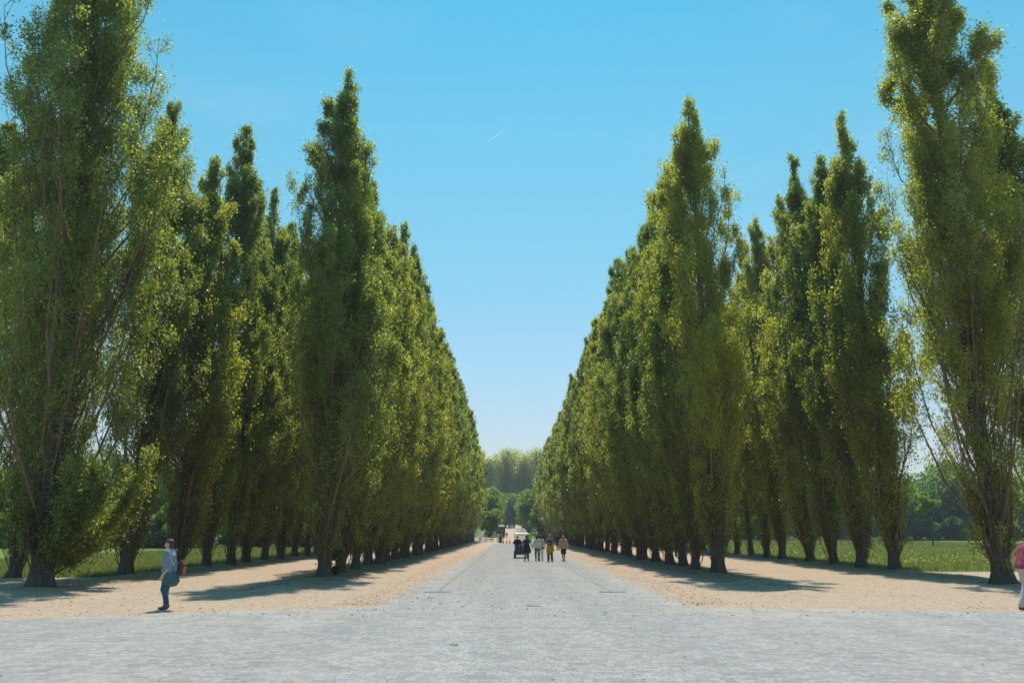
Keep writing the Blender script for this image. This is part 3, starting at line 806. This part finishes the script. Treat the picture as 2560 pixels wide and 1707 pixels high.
def hand_prims(w_, d, palm_n, curl=.5, s=1.0):
    """w_: wrist, d: direction, palm_n: palm normal; five fingers, unequal and bent"""
    w_ = np.array(w_, float); d = np.array(d, float); d /= np.linalg.norm(d)
    pn = np.array(palm_n, float); pn -= pn@d*d; pn /= np.linalg.norm(pn); sd = np.cross(d, pn)
    pr, ks = [], []
    for o in (-.026, 0, .026):
        pr.append(cap(w_+sd*o*.6*s, w_+d*.085*s+sd*o*s, .017*s, .014*s)); ks.append(.012)
    for o, L_ in ((-.033, .062), (-.011, .076), (.011, .082), (.033, .070)):
        a = w_+d*.088*s+sd*o*s; b = a+(d*math.cos(curl*.5)+pn*math.sin(curl*.5)+sd*o*1.5)*L_*.5*s
        c = b+(d*math.cos(curl*1.4)+pn*math.sin(curl*1.4))*L_*.5*s
        pr += [cap(a, b, .0092*s, .0088*s), cap(b, c, .0088*s, .0075*s)]; ks += [.004, .004]
    a = w_+d*.025*s+sd*.028*s; b = a+(d*.7+sd*.65+pn*.3)*.045*s; c = b+(d*.95+sd*.1+pn*.35)*.032*s
    pr += [cap(a, b, .012*s, .011*s), cap(b, c, .0105*s, .009*s)]; ks += [.006, .004]
    return pr, ks

SK = simple('skin', (.56, .34, .25), .55, .1, 8)
HAIRD = simple('dark_hair', (.03, .022, .018), .6, .4, 30)
def skel(H=1.7, fat=1.0, legs=None, arms=None, lean=0.0, head_pitch=0.0, seat=False):
    """joints of a standing / walking figure facing +y"""
    s = H/1.70
    J = dict(pel=(0, 0, .95), wai=(0, .0+lean*.3, 1.08), che=(0, lean*.8, 1.27), nek=(0, lean, 1.43), hed=(0, lean*1.25+.02, 1.585))
    for sd_, x in (('l', -1), ('r', 1)):
        J['sh'+sd_] = (x*.165, lean*.95, 1.38); J['hp'+sd_] = (x*.09, 0, .90)
        J['el'+sd_] = (x*.225, lean-.04, 1.11); J['wr'+sd_] = (x*.235, lean+.03, .87)
        J['kn'+sd_] = (x*.10, .02, .49); J['an'+sd_] = (x*.10, -.02, .085); J['to'+sd_] = (x*.12, .14, .035)
    for d in (legs or {}), (arms or {}):
        J.update(d)
    return {k: np.array(v, float)*s for k, v in J.items()}, s

def body_prims(J, s, fat=1.0, hands=True, palm=None, relax=True):
    pr, ks = [], []
    def a(p, k=.03): pr.append(p); ks.append(k)
    f = fat
    for x in (-1, 1):
        o = np.array([x*.055*f, 0, 0])*s
        a(cap(J['pel']+o, J['wai']+o, .115*f*s, .098*f*s), .05); a(cap(J['wai']+o, J['che']+o, .098*f*s, .105*f*s), .05)
    a(cap(J['shl']*.8+J['shr']*.2, J['shr']*.8+J['shl']*.2, .068*s, .068*s), .05)
    a(cap(J['che'], J['nek'], .09*s, .055*s), .05)
    a(cap(J['nek']-[0, 0, .03], J['hed']-[0, .01*s, .05*s], .052*s, .05*s), .02)
    h = J['hed']
    a(cap(h+np.array([0, -.02, .03])*s, h+np.array([0, .015, .035])*s, .088*s, .084*s), .02)
    a(cap(h+np.array([0, .03, -.02])*s, h+np.array([0, .045, -.07])*s, .062*s, .038*s), .025)
    a(cap(h+np.array([0, .092, .01])*s, h+np.array([0, .112, -.022])*s, .010*s, .015*s), .012)
    for x in (-1, 1):
        a(cap(h+np.array([x*.086, -.01, .012])*s, h+np.array([x*.082, -.004, -.025])*s, .014*s, .010*s), .008)
    for c in 'lr':
        a(cap(J['sh'+c], J['el'+c], .050*f*s, .038*s)); a(cap(J['el'+c], J['wr'+c], .040*s, .026*s), .02)
        a(cap(J['hp'+c], J['kn'+c], .088*f*s, .056*f*s)); a(cap(J['kn'+c], J['an'+c], .056*f*s, .036*s), .03)
        calf = J['kn'+c]*.68+J['an'+c]*.32; a(cap(calf-[0, .018*s, 0], calf-[0, .01*s, .08*s], .047*f*s, .036*s), .03)
        a(cap(J['an'+c]-[0, .02*s, .03*s], J['to'+c], .034*s, .026*s), .02)
        if hands:
            d = J['wr'+c]-J['el'+c]; d = d/np.linalg.norm(d)*.5+np.array([0, 0, -.55 if relax else 0]); pn = (palm or {}).get(c, np.array([1 if c == 'l' else -1, .3, 0]))
            hp, hk = hand_prims(J['wr'+c], d, pn, .55, s); pr += hp; ks += hk
    return pr, ks

def top_prims(J, s, fat, off, sleeve=1.0, long=False, hem=None):
    pr = []
    for x in (-1, 1):
        o = np.array([x*.055*fat, 0, 0])*s
        pr += [cap(J['pel']+o, J['wai']+o, (.118*fat+off)*s, (.10*fat+off)*s), cap(J['wai']+o, J['che']+o, (.10*fat+off)*s, (.107*fat+off)*s)]
    pr.append(cap(J['shl']*.85+J['shr']*.15, J['shr']*.85+J['shl']*.15, (.066+off)*s)); pr.append(cap(J['che'], J['nek']-[0, 0, .02*s], (.09+off)*s, (.06+off)*s))
    for c in 'lr':
        a, b, w_ = J['sh'+c], J['el'+c], J['wr'+c]
        if sleeve <= 1: pr.append(cap(a, a+(b-a)*sleeve, (.05*fat+off)*s, (.045*fat+off)*s))
        else:
            pr.append(cap(a, b, (.05*fat+off)*s, (.042+off)*s)); pr.append(cap(b, b+(w_-b)*(sleeve-1), (.042+off)*s, (.034+off)*s))
    return pr

def leg_prims(J, s, fat, off, to=1.0, wide=0.0):
    pr = []
    for x in (-1, 1):
        o = np.array([x*.055*fat, 0, 0])*s; pr.append(cap(J['pel']+o+[0, 0, .04*s], J['pel']+o-[0, 0, .03*s], (.11*fat+off)*s, (.113*fat+off)*s))
    for c in 'lr':
        a, b, d = J['hp'+c], J['kn'+c], J['an'+c]
        if to <= .5: pr.append(cap(a, a+(b-a)*to*2, (.09*fat+off)*s, (.075*fat+off+wide)*s))
        else:
            pr += [cap(a, b, (.09*fat+off)*s, (.058*fat+off+wide*.5)*s), cap(b, b+(d-b)*(to*2-1), (.058*fat+off+wide*.5)*s, (.04+off+wide)*s)]
    return pr

def shoe(J, c, s, mat, parent, sole=None, res=.010):
    an, to = J['an'+c], J['to'+c]; dn = to-an; dn[2] = 0 if abs(dn[2]) < .06*s else dn[2]
    dr = (to-an)/np.linalg.norm(to-an)
    heel = an-np.array([0, .03*s, .045*s])
    pr = [cap(heel, to, .040*s, .032*s), cap(an+[0, 0, .01*s], an*.6+to*.4, .042*s, .036*s), cap(to-[.02*s, 0, 0], to+[.02*s, 0, 0], .028*s)]
    return link('shoe', sdf_mesh('shoe', pr, mat, res, .02), parent)

def person(name_label, x, y, rz, H, top, trousers, shoes, hair, fat=1.0, res=.013, arms=None, legs=None, lean=0.03, sleeve=.45,
           leg_to=.97, off=.016, wide=0.0, hair_kind='short', z=None, top_hem=.86, fold=.004, face=False, cuff=None, palm=None):
    J, s = skel(H, fat, legs, arms, lean)
    e = empty('person', (x, y, float(gh(x, y))+.004 if z is None else z), rz); tag(e, name_label, 'person')
    pr, ks = body_prims(J, s, fat, True, palm, z is None and J['wrl'][2] < 1.2)
    link('body', sdf_mesh('body', pr, SK, res, .03, ks=ks), e)
    lo = min(J['anl'][2], J['anr'][2])
    link('trousers' if leg_to > .6 else 'shorts', sdf_mesh('trousers', leg_prims(J, s, fat, .012, leg_to, wide), trousers, res, .03, planes=[((0, 0, 1), 1.05*s)] if z is None else (), fold=fold*.7, seed=2), e)
    link('top', sdf_mesh('top', top_prims(J, s, fat, off, sleeve), top, res, .04, planes=[((0, 0, -1), -top_hem*s), ((0, .35, 1), 1.43*s+.35*lean)] if z is None else [((0, 0, 1), J['nek'][2])], fold=fold, seed=1), e)
    for c in 'lr': shoe(J, c, s, shoes, e, res=min(res, .011))
    h = J['hed']
    hp = [cap(h+np.array([0, -.03, .05])*s, h+np.array([0, .02, .06])*s, .091*s, .082*s), cap(h+np.array([0, -.05, .01])*s, h+np.array([0, -.045, -.05])*s, .075*s, .055*s)]
    if hair_kind == 'bob':
        hp += [cap(h+np.array([0, -.03, .05])*s, h+np.array([x_, -.03, -.08])*s, .08*s, .045*s) for x_ in (-.05, .05)]
    if hair_kind == 'cap':
        hp = [cap(h+np.array([0, -.02, .05])*s, h+np.array([0, .01, .06])*s, .095*s, .09*s), cap(h+np.array([0, .06, .05])*s, h+np.array([0, .13, .045])*s, .05*s, .04*s)]
    link('cap' if hair_kind == 'cap' else 'hair', sdf_mesh('hair', hp, hair, min(res, .01), .03, planes=[((0, 1, -.55), (h[1]+.045*s)*.876-.482*(h[2]+.02*s)+.03)] if hair_kind != 'cap' else [((0, 0, -1), -(h[2]+.03*s))], fold=.003, seed=5), e)
    if face:
        for x_ in (-1, 1):
            MB().tube([h+np.array([x_*.034, .083, .022])*s, h+np.array([x_*.034, .096, .022])*s], [.009*s, .007*s], 8).build('eye', HAIRD, e, True)
        MB().tube([h+np.array([-.022, .083, -.052])*s, h+np.array([0, .091, -.05])*s, h+np.array([.022, .083, -.052])*s], .005*s, 6).build('mouth', simple('lips', (.42, .16, .14), .5), e, True)
    return e, J, s

fab = lambda n, c, r=.85: simple(n, c, r, .16, 9, bmp=.3)

# woman walking left
legsW = dict(knl=(-.09, .06, .50), anl=(-.09, -.05, .14), tol=(-.10, .09, .045), knr=(.09, .10, .49), anr=(.09, .05, .085), tor=(.10, .21, .032))
armsW = dict(ell=(-.235, -.08, 1.05), wrl=(-.225, .08, .85), elr=(.23, -.03, 1.08), wrr=(.22, .12, .87))
eW, J, s = person('woman in grey-blue top with teal jacket tied at her waist walking on the sand', -8.47, 19.72, R(92), 1.66,
                  fab('grey_blue_shirt', (.17, .23, .27)), fab('teal_jeans', (.012, .10, .17)), fab('grey_sneaker', (.13, .11, .11)),
                  simple('brown_grey_hair', (.055, .033, .022), .6, .5, 25), fat=1.24, res=.0085, off=.026, arms=armsW, legs=legsW, lean=.05, sleeve=.98, face=True, top_hem=.90, fold=.0035)
jk = fab('teal_jacket', (.045, .12, .14))
pj = []
for x in (-1, 1):
    pj += [cap((x*.07, .0, 1.00*s), (x*.085, -.055, .70*s), .150, .155), cap((x*.06, -.10, .90), (x*.07, -.14, .68), .10, .07)]
link('tied_jacket', sdf_mesh('tied_jacket', pj, jk, .010, .05, planes=[((0, 1, .25), .30), ((0, .42, -1), -.55), ((0, 0, 1), 1.02)], fold=.011, seed=3), eW)
MB().tube([(-.20, .02, .99), (-.17, .12, .98), (-.08, .185, .97), (0, .20, .96), (.08, .185, .97), (.17, .12, .98), (.20, .02, .99)], .022, 8).build('jacket_sleeve', jk, eW, True)
bp = empty('backpack', (-8.47+.27, 19.72, .004), R(92)); tag(bp, 'small dark red and orange backpack on the back of the walking woman', 'backpack')
link('bag_body', sdf_mesh('bag_body', [rbox((0, 0, .98), (.12, .065, .15), .045), cap((-.06, -.02, 1.12), (.06, -.02, 1.12), .05)], fab('dark_bag', (.03, .022, .025), .7), .010, .03), bp)
link('front_pocket', sdf_mesh('front_pocket', [rbox((0, -.075, .93), (.085, .03, .09), .025)], fab('rust_pocket', (.38, .09, .03), .7), .010, .02), bp)
link('top_flap', sdf_mesh('top_flap', [rbox((0, -.05, 1.09), (.10, .045, .03), .02)], fab('red_flap', (.42, .05, .05), .7), .010, .02), bp)
for x in (-1, 1):
    MB().tube([(x*.08, .06, 1.10), (x*.11, .10, 1.34), (x*.115, .20, 1.44), (x*.12, .36, 1.34)], .013, 6).build('strap', HAIRD, bp, True)

# man cut off by the right edge, walking right
legsM = dict(knl=(-.10, .02, .50), anl=(-.10, -.17, .10), tol=(-.11, 0, .035), knr=(.10, .22, .52), anr=(.10, .30, .10), tor=(.11, .46, .05))
armsM = dict(ell=(-.24, -.02, 1.13), wrl=(-.22, .20, .98), elr=(.24, .02, 1.12), wrr=(.22, .24, .98))
person('man in pink polo shirt and cream trousers cut off by the right picture edge', 12.60, 19.35, R(-90), 1.86,
       fab('pink_shirt', (.25, .045, .085)), fab('cream_trousers', (.52, .47, .42)), fab('brown_shoe', (.14, .05, .03), .5), HAIRD, fat=1.25, res=.010,
       arms=armsM, legs=legsM, off=.034, lean=.13, sleeve=.7, top_hem=.90, wide=.02)

# group in the road seen from behind
e1, J1, s1 = person('person in navy shirt and dark open tunic walking beside the cart', 1.05, 52.3, R(3), 1.63,
       fab('navy_shirt', (.018, .045, .10)), fab('washed_jeans', (.13, .17, .22)), fab('pale_trainer', (.22, .2, .2)), HAIRD, fat=1.02,
       arms=dict(elr=(.30, -.04, 1.13), wrr=(.38, .06, .92), ell=(-.27, 0, 1.12), wrl=(-.26, .10, .90)), sleeve=.5, top_hem=.93,
       legs=dict(anl=(-.12, -.08, .085), tol=(-.13, .08, .035), anr=(.12, .06, .085), tor=(.14, .22, .035)))
dk = fab('dark_tunic', (.022, .024, .03))
link('tunic', sdf_mesh('tunic', [cap((-.05, 0, 1.0), (-.10, -.02, .58), .155, .16), cap((.05, 0, 1.0), (.14, -.02, .58), .155, .17), cap((.12, -.05, .75), (.27, -.08, .50), .07, .03)], dk, .014, .05, planes=[((0, 0, -1), -.52), ((0, 0, 1), 1.05)], fold=.01), e1)
e2, _, _ = person('woman in green trousers and white top with dark hair walking in the road', 1.75, 52.3, R(-4), 1.62,
       fab('white_top', (.66, .66, .64)), fab('green_trousers', (.03, .21, .06)), fab('dark_shoe', (.05, .045, .045)), HAIRD, fat=.98, hair_kind='bob',
       arms=dict(ell=(-.27, -.05, 1.12), wrl=(-.29, .02, .93)), sleeve=1.75, off=.035, top_hem=.88, fold=.007,
       legs=dict(anl=(-.08, -.20, .13), tol=(-.09, -.06, .04), anr=(.08, .10, .085), tor=(.09, .26, .035)))
link('shawl', sdf_mesh('shawl', [cap((-.13, -.06, 1.34), (.13, -.05, 1.36), .075), cap((-.10, -.09, 1.34), (.02, -.10, 1.24), .05)], fab('pale_blue_shawl', (.48, .62, .72)), .013, .04, fold=.006), e2)
e3, _, _ = person('person in white trousers with tan shoulder bag half hidden behind green trousers', 2.03, 53.2, R(-2), 1.64,
       fab('cream_top', (.58, .54, .48)), fab('white_trousers', (.62, .61, .58)), fab('grey_shoe', (.12, .12, .12)), simple('brown_hair', (.07, .04, .025), .6, .5, 30), fat=.92, hair_kind='bob', sleeve=1.2)
hb = empty('handbag', (2.16, 52.95, .004)); tag(hb, 'tan handbag at the hip of the person in white trousers', 'handbag')
link('pouch', sdf_mesh('pouch', [rbox((.02, -.02, .84), (.11, .06, .10), .04)], fab('tan_leather', (.33, .15, .08), .5), .012, .02), hb)
MB().tube([(-.06, -.02, .92), (-.04, -.03, 1.12), (-.06, 0, 1.36)], .012, 6).build('strap', simple('tan_strap', (.25, .12, .07), .6), hb, True)
e4, _, _ = person('person with grey cap and mustard cloth wrapped round the waist in the road', 2.55, 51.2, R(2), 1.72,
       fab('taupe_shirt', (.20, .18, .17)), fab('charcoal_trousers', (.045, .045, .055)), fab('black_shoe', (.03, .03, .03)), simple('grey_cap', (.22, .22, .23), .8), fat=1.05, hair_kind='cap',
       arms=dict(ell=(-.27, .02, 1.13), wrl=(-.25, .14, .93), elr=(.27, .02, 1.13), wrr=(.26, .12, .90)), sleeve=.6, wide=.02,
       legs=dict(anl=(-.10, .05, .085), tol=(-.11, .2, .035), anr=(.12, -.10, .085), tor=(.14, .06, .035)))
link('waist_cloth', sdf_mesh('waist_cloth', [cap((-.05, 0, .98), (-.11, -.03, .64), .15, .15), cap((.05, 0, .98), (.12, -.03, .66), .15, .15), cap((.2, -.03, .8), (.24, -.04, .58), .05, .02)], fab('mustard_cloth', (.44, .31, .015)), .013, .05, planes=[((.25, 0, -1), -.57), ((0, 0, 1), 1.06)], fold=.012), e4)
b4 = empty('backpack', (2.55, 51.2-.19, .004)); tag(b4, 'dark grey backpack worn by the person with the mustard cloth', 'backpack')
link('bag_body', sdf_mesh('bag_body', [rbox((0, 0, 1.24), (.15, .09, .20), .07)], fab('slate_bag', (.045, .045, .05), .7), .013, .03), b4)
link('front_pocket', sdf_mesh('front_pocket', [rbox((0, -.09, 1.16), (.10, .035, .09), .03)], fab('slate_pocket', (.07, .07, .075), .7), .013, .03), b4)
MB().tube([(-.06, -.128, 1.17), (-.06, -.134, 1.17)], .03, 12).build('badge', simple('white_badge', (.6, .65, .65), .5), b4, True)
for x in (-1, 1):
    MB().tube([(x*.10, .06, 1.38), (x*.12, .14, 1.44), (x*.13, .30, 1.36)], .018, 6).build('strap', HAIRD, b4, True)
person('man in beige jacket and navy shorts walking rightmost of the group', 3.5, 52.3, R(-3), 1.62,
       fab('beige_jacket', (.46, .32, .20)), fab('navy_shorts', (.02, .035, .075)), fab('dark_boot', (.03, .03, .035)), simple('grey_hair', (.30, .30, .31), .7, .3, 30), fat=1.1,
       arms=dict(ell=(-.26, -.02, 1.12), wrl=(-.27, .04, .88), elr=(.26, -.02, 1.12), wrr=(.27, .04, .88)), sleeve=1.85, off=.05, leg_to=.42, top_hem=.84, fold=.008, wide=.02,
       legs=dict(knl=(-.07, .03, .49), anl=(-.04, -.12, .09), tol=(-.05, .05, .035), knr=(.07, .05, .49), anr=(.05, .10, .085), tor=(.06, .26, .035)))
person('person in black clothes raising a hand to the face under the right poplars', 5.0, 83.5, R(20), 1.68,
       fab('black_top', (.018, .02, .028)), fab('black_trousers', (.015, .016, .02)), fab('black_boot', (.02, .02, .02)), HAIRD, res=.016,
       arms=dict(ell=(-.24, .14, 1.20), wrl=(-.09, .24, 1.42), elr=(.24, -.03, 1.1), wrr=(.24, .04, .86)), sleeve=1.8)
person('person in dark teal clothes in the shade right of the road', 4.2, 101, R(0), 1.68,
       fab('dark_teal_top', (.015, .04, .045)), fab('dark_blue_trousers', (.015, .025, .035)), fab('black_shoe2', (.02, .02, .02)), HAIRD, res=.016, sleeve=1.8)
person('distant person in white shirt by the white fence', -2.5, 152, R(30), 1.72, fab('white_shirt', (.65, .65, .65)), fab('grey_trousers', (.10, .10, .12)), fab('shoe_a', (.04, .04, .04)), HAIRD, res=.018)
person('distant person in rust top beside the red cones', -1.75, 148, R(-40), 1.68, fab('rust_top', (.30, .09, .05)), fab('dark_trousers', (.04, .04, .05)), fab('shoe_b', (.04, .04, .04)), HAIRD, res=.018)
person('tiny distant person at the far end of the road', -.4, 290, 0, 1.7, fab('slate_top', (.12, .13, .16)), fab('slate_trousers', (.08, .08, .1)), fab('shoe_c', (.04, .04, .04)), HAIRD, res=.02)

# ------------------------------------------------------------------ small open cart seen from behind
cart = empty('cart', (.80, 58.6, .004), 0); tag(cart, 'small open dark cart with white roof driving away up the road', 'cart')
cb = simple('cart_body', (.045, .038, .04), .45, .2, 4); cw = simple('cart_roof', (.72, .78, .76), .35, .05, 3); blk = simple('rubber', (.02, .02, .02), .85)
chrome = simple('bright_metal', (.55, .56, .56), .35, .1, 6, metal=.7)
sdf = lambda n, pr, m, par, res=.015, k=.03, **kw: link(n, sdf_mesh(n, pr, m, res, k, **kw), par)
sdf('body', [rbox((0, .1, .52), (.50, .52, .24), .07), rbox((0, 1.05, .48), (.50, .55, .18), .07), rbox((0, 1.75, .62), (.46, .22, .30), .10)], cb, cart, .02)
sdf('roof', [rbox((0, .75, 1.72), (.60, 1.15, .045), .04), rbox((0, .75, 1.755), (.48, 1.0, .035), .03)], cw, cart, .015)
for x in (-1, 1):
    MB().tube([(x*.50, -.28, .70), (x*.50, -.25, 1.70)], .02, 8).build('roof_post', blk, cart, True)
    MB().tube([(x*.46, 1.85, .85), (x*.48, 1.62, 1.70)], .02, 8).build('roof_post', blk, cart, True)
    for y in (-.12, 1.62):
        wv = MB(); wv.tube([(x*.40, y, .26), (x*.42, y, .26), (x*.54, y, .26), (x*.56, y, .26)], [.22, .255, .255, .22], 24)
        wo_ = wv.build('wheel', blk, cart, True)
        MB().tube([(x*.555, y, .26), (x*.575, y, .26)], [.13, .10], 16).build('rim', chrome, wo_, True)
sdf('rear_seat', [rbox((0, -.22, .80), (.44, .16, .05), .04)], simple('black_seat', (.03, .03, .03), .6), cart)
sdf('seat_back', [rbox((0, .02, 1.02), (.42, .04, .17), .04)], simple('white_seat_back', (.62, .60, .58), .5), cart)
sdf('front_seat', [rbox((0, .75, .78), (.44, .2, .06), .04), rbox((0, .52, 1.0), (.42, .04, .2), .03)], simple('grey_seat', (.2, .2, .2), .6), cart)
gl, t_, b_ = newmat('cart_glass'); b_.inputs['Base Color'].default_value = (.7, .8, .8, 1); b_.inputs['Roughness'].default_value = .05; b_.inputs['Alpha'].default_value = .25
MB().box(-.43, .43, 1.80, 1.81, .92, 1.64).build('windscreen', gl, cart)
MB().box(-.44, .44, -.50, -.40, .24, .29, .015).build('foot_plate', chrome, cart)
for x in (-1, 1): MB().box(x*.42-.05, x*.42+.05, -.435, -.415, .60, .68, .006).build('tail_light', simple('red_lens', (.45, .02, .02), .3), cart)
sdf('steering_wheel', [cap((-.25+.16*math.cos(a), 1.42, 1.02+.16*math.sin(a)), (-.25+.16*math.cos(a+.5), 1.42, 1.02+.16*math.sin(a+.5)), .014) for a in np.arange(0, 6.28, .5)], blk, cart, .01, .005)
# passenger on the rear seat facing back
Js = dict(pel=(0, -.02, .55), wai=(0, -.03, .68), che=(0, -.01, .87), nek=(0, .01, 1.03), hed=(0, .04, 1.185),
          shl=(-.165, 0, .98), shr=(.165, 0, .98), ell=(-.30, .0, .76), wrl=(-.20, .20, .70), elr=(.30, .02, .78), wrr=(.24, .22, .70),
          hpl=(-.09, 0, .50), hpr=(.09, 0, .50), knl=(-.11, .40, .50), knr=(.11, .40, .50), anl=(-.10, .36, .12), anr=(.10, .38, .12), tol=(-.11, .50, .06), tor=(.11, .52, .06))
person('smiling passenger in black jacket and blue jeans sitting backwards on the cart', .50, 58.22, R(180), 1.66, fab('black_jacket', (.02, .02, .025)), fab('blue_jeans', (.03, .12, .24)), fab('brown_boot', (.1, .06, .04)),
       simple('auburn_hair', (.16, .07, .03), .6, .4, 20), arms=Js, z=.33, sleeve=1.8, face=True, hair_kind='short')

# ------------------------------------------------------------------ things at the far end
wm = simple('white_rail', (.72, .72, .70), .5, .1)
gz = lambda x, y: float(gh(x, y))
for k, (x, lb) in enumerate([(-5.2, 'white slatted barrier leftmost of the three beside the far poplars'), (-4.0, 'white slatted barrier in the middle of the three beside the far poplars'), (-2.8, 'white slatted barrier nearest the red cones')]):
    e = empty('barrier', (x, 143+k*.25, gz(x, 143))); tag(e, lb, 'barrier', 'white slatted barriers beside the far poplars')
    for z in (.42, .76):
        rl = MB().box(-.58, .58, -.02, .02, -.11, .11, .005).build('rail', wm, e, loc=(0, -.03, z)); rl.rotation_euler = (R(-38), 0, 0)  # tilt added so the rail faces catch the sun and look white
    for xx in (-.48, .48):
        p = MB(); p.box(xx-.03, xx+.03, .02, .06, 0, .95, .005); p.box(xx-.04, xx+.04, -.22, .26, 0, .05, .01); p.build('post', blk, e)
red = simple('cone_red', (.62, .03, .03), .5, .1); wht = simple('cone_white', (.8, .8, .8), .5, .05)
for (x, y, lb, hh) in [(-1.32, 138.8, 'red and white cone leftmost of the three by the fence', .78), (-.72, 139.4, 'red and white cone below the small dark sign', .72), (-.18, 138.8, 'red and white cone rightmost, standing towards the road', .75)]:
    e = empty('traffic_cone', (x, y, gz(x, y)), 0, (1, 1, hh/.75)); tag(e, lb, 'cone', 'red cones across the road')
    m = MB(); m.box(-.19, .19, -.19, .19, 0, .04, .01); m.tube([(0, 0, .04), (0, 0, .75)], [.145, .03], 16); m.build('cone_body', red, e, True)
    MB().tube([(0, 0, .36), (0, 0, .52)], [.094, .073], 16).build('band', wht, e, True)
e = empty('sign', (-.72, 141, gz(-.7, 141))); tag(e, 'small dark square notice on a post behind the red cones', 'sign')
MB().tube([(0, 0, 0), (0, 0, 1.5)], .025, 8).build('post', chrome, e, True); MB().box(-.18, .18, -.05, -.03, 1.3, 1.75, .01).build('panel', simple('sign_dark', (.08, .06, .05), .5), e)
MB().box(-.14, .14, -.05, -.03, .95, 1.22, .01).build('lower_panel', simple('sign_pale', (.55, .58, .6), .5), e)
e = empty('litter_bin', (-1.9, 141.5, gz(-1.9, 141))); tag(e, 'brown litter bin at the right end of the white fence', 'litter bin')
MB().tube([(0, 0, 0), (0, 0, .04), (0, 0, .8), (0, 0, .84)], [.2, .24, .25, .22], 16).build('bin_body', simple('bin_brown', (.10, .06, .045), .7), e, True)
MB().tube([(0, 0, .845), (0, 0, .9)], [.26, .2], 16).build('lid', blk, e, True)
e = empty('sign', (3.6, 150, gz(3.6, 150))); tag(e, 'bright lime green upright board at the right roadside behind the cart', 'sign')
MB().box(-.40, .40, -.03, .03, .05, 1.75, .01).build('board', simple('lime_board', (.30, .70, .04), .5, .08), e)
m = MB(); m.box(-.44, -.405, -.05, .05, 0, 1.85, .005); m.box(.405, .44, -.05, .05, 0, 1.85, .005); m.box(-.6, .6, -.2, .2, -.02, .045, .01); m.build('frame', blk, e)
# parked coach mostly hidden by the clipped trees
e = empty('coach', (-1.75, 203, gz(-2, 203)), R(2)); tag(e, 'dark coach with white roof parked far up the road on the left', 'coach')
sdf('body', [rbox((-.9, 4, 1.6), (1.2, 4.5, 1.25), .22)], simple('coach_dark', (.03, .032, .04), .25, .2), e, .06)
sdf('roof', [rbox((-.9, 4, 2.85), (1.12, 4.4, .26), .22)], simple('coach_white', (.78, .8, .8), .4, .05), e, .04)
MB().box(-1.9, .1, -.53, -.505, 1.5, 2.7, .01).build('rear_window', simple('coach_glass', (.04, .05, .06), .1), e)
MB().box(-1.2, -.6, -.53, -.505, .75, .95, .01).build('number_plate', wht, e)
for x in (-1.9, .1):
    for y in (1.4, 6.8): MB().tube([(x-.12, y, .45), (x+.12, y, .45)], .45, 20).build('wheel', blk, e, True)
# low clipped hedge right of the road behind the walkers
def hedge():
    r = np.random.default_rng(77); n = 5000
    c = np.stack([r.uniform(0, 2.6, n), r.uniform(-.4, .4, n), r.uniform(.05, .62, n)], -1)
    e = empty('hedge', (4.0, 131, gz(4, 131))); tag(e, 'low green hedge at the right roadside behind the walkers', 'hedge')
    link('foliage', leaf_mesh('foliage', c, np.full(n, .12), M['limeleaf'], r, up=.3), e)
    m = MB()
    for i in range(8): m.tube([(.15+i*.33, 0, -.05), (.2+i*.33, .05, .5)], [.02, .01], 5)
    m.build('stems', M['darkbark'], e, True)
hedge()

# ------------------------------------------------------------------ thin vapour trails
def trail(px0, px1, dist, rad, lb):
    p_ = R(14.08); f_ = 1900.
    def ray(px):
        u = (px[0]-1277)/f_; v = -(px[1]-853.5)/f_
        d = np.array([u, math.cos(p_)-v*math.sin(p_), math.sin(p_)+v*math.cos(p_)]); return d/np.linalg.norm(d)*dist
    a, b = ray(px0), ray(px1)
    m, t, bs = newmat('vapour'); tb = t.nodes.new('ShaderNodeBsdfTranslucent'); tb.inputs[0].default_value = (1, 1, 1, 1)
    tp = t.nodes.new('ShaderNodeBsdfTransparent'); mx_ = t.nodes.new('ShaderNodeMixShader'); mx_.inputs[0].default_value = .07
    t.links.new(tp.outputs[0], mx_.inputs[1]); t.links.new(tb.outputs[0], mx_.inputs[2]); t.links.new(mx_.outputs[0], t.nodes['Material Output'].inputs[0])
    mm = MB(); k = 10
    mm.tube([a+(b-a)*i/k for i in range(k+1)], [rad*(.25+.75*math.sin(math.pi*min(1, (i+.4)/k*.9))) for i in range(k+1)], 8)
    tag(mm.build('vapour_trail', m, None, True), lb, 'vapour trail')
trail((1222, 353), (1262, 323), 9000, 8, 'tiny white vapour trail in the middle of the sky')
trail((-40, 92), (44, 123), 9000, 9, 'thin white vapour trail at the top left picture edge')

# ------------------------------------------------------------------ air
hz = bpy.data.materials.new('haze_air'); hz.use_nodes = True; ht = hz.node_tree; ht.nodes.clear()
hv = ht.nodes.new('ShaderNodeVolumePrincipled'); hv.inputs['Color'].default_value = (.80, .90, 1.0, 1)
hv.inputs['Density'].default_value = .00038; hv.inputs['Anisotropy'].default_value = .3
hout = ht.nodes.new('ShaderNodeOutputMaterial'); ht.links.new(hv.outputs[0], hout.inputs['Volume'])
hb_ = MB(); hb_.box(-9100, 9100, -120, 9100, -1.2, 130)
hzo = hb_.build('haze', hz); tag(hzo, 'thin pale blue summer haze filling the air over the allee', 'haze', kind='stuff')
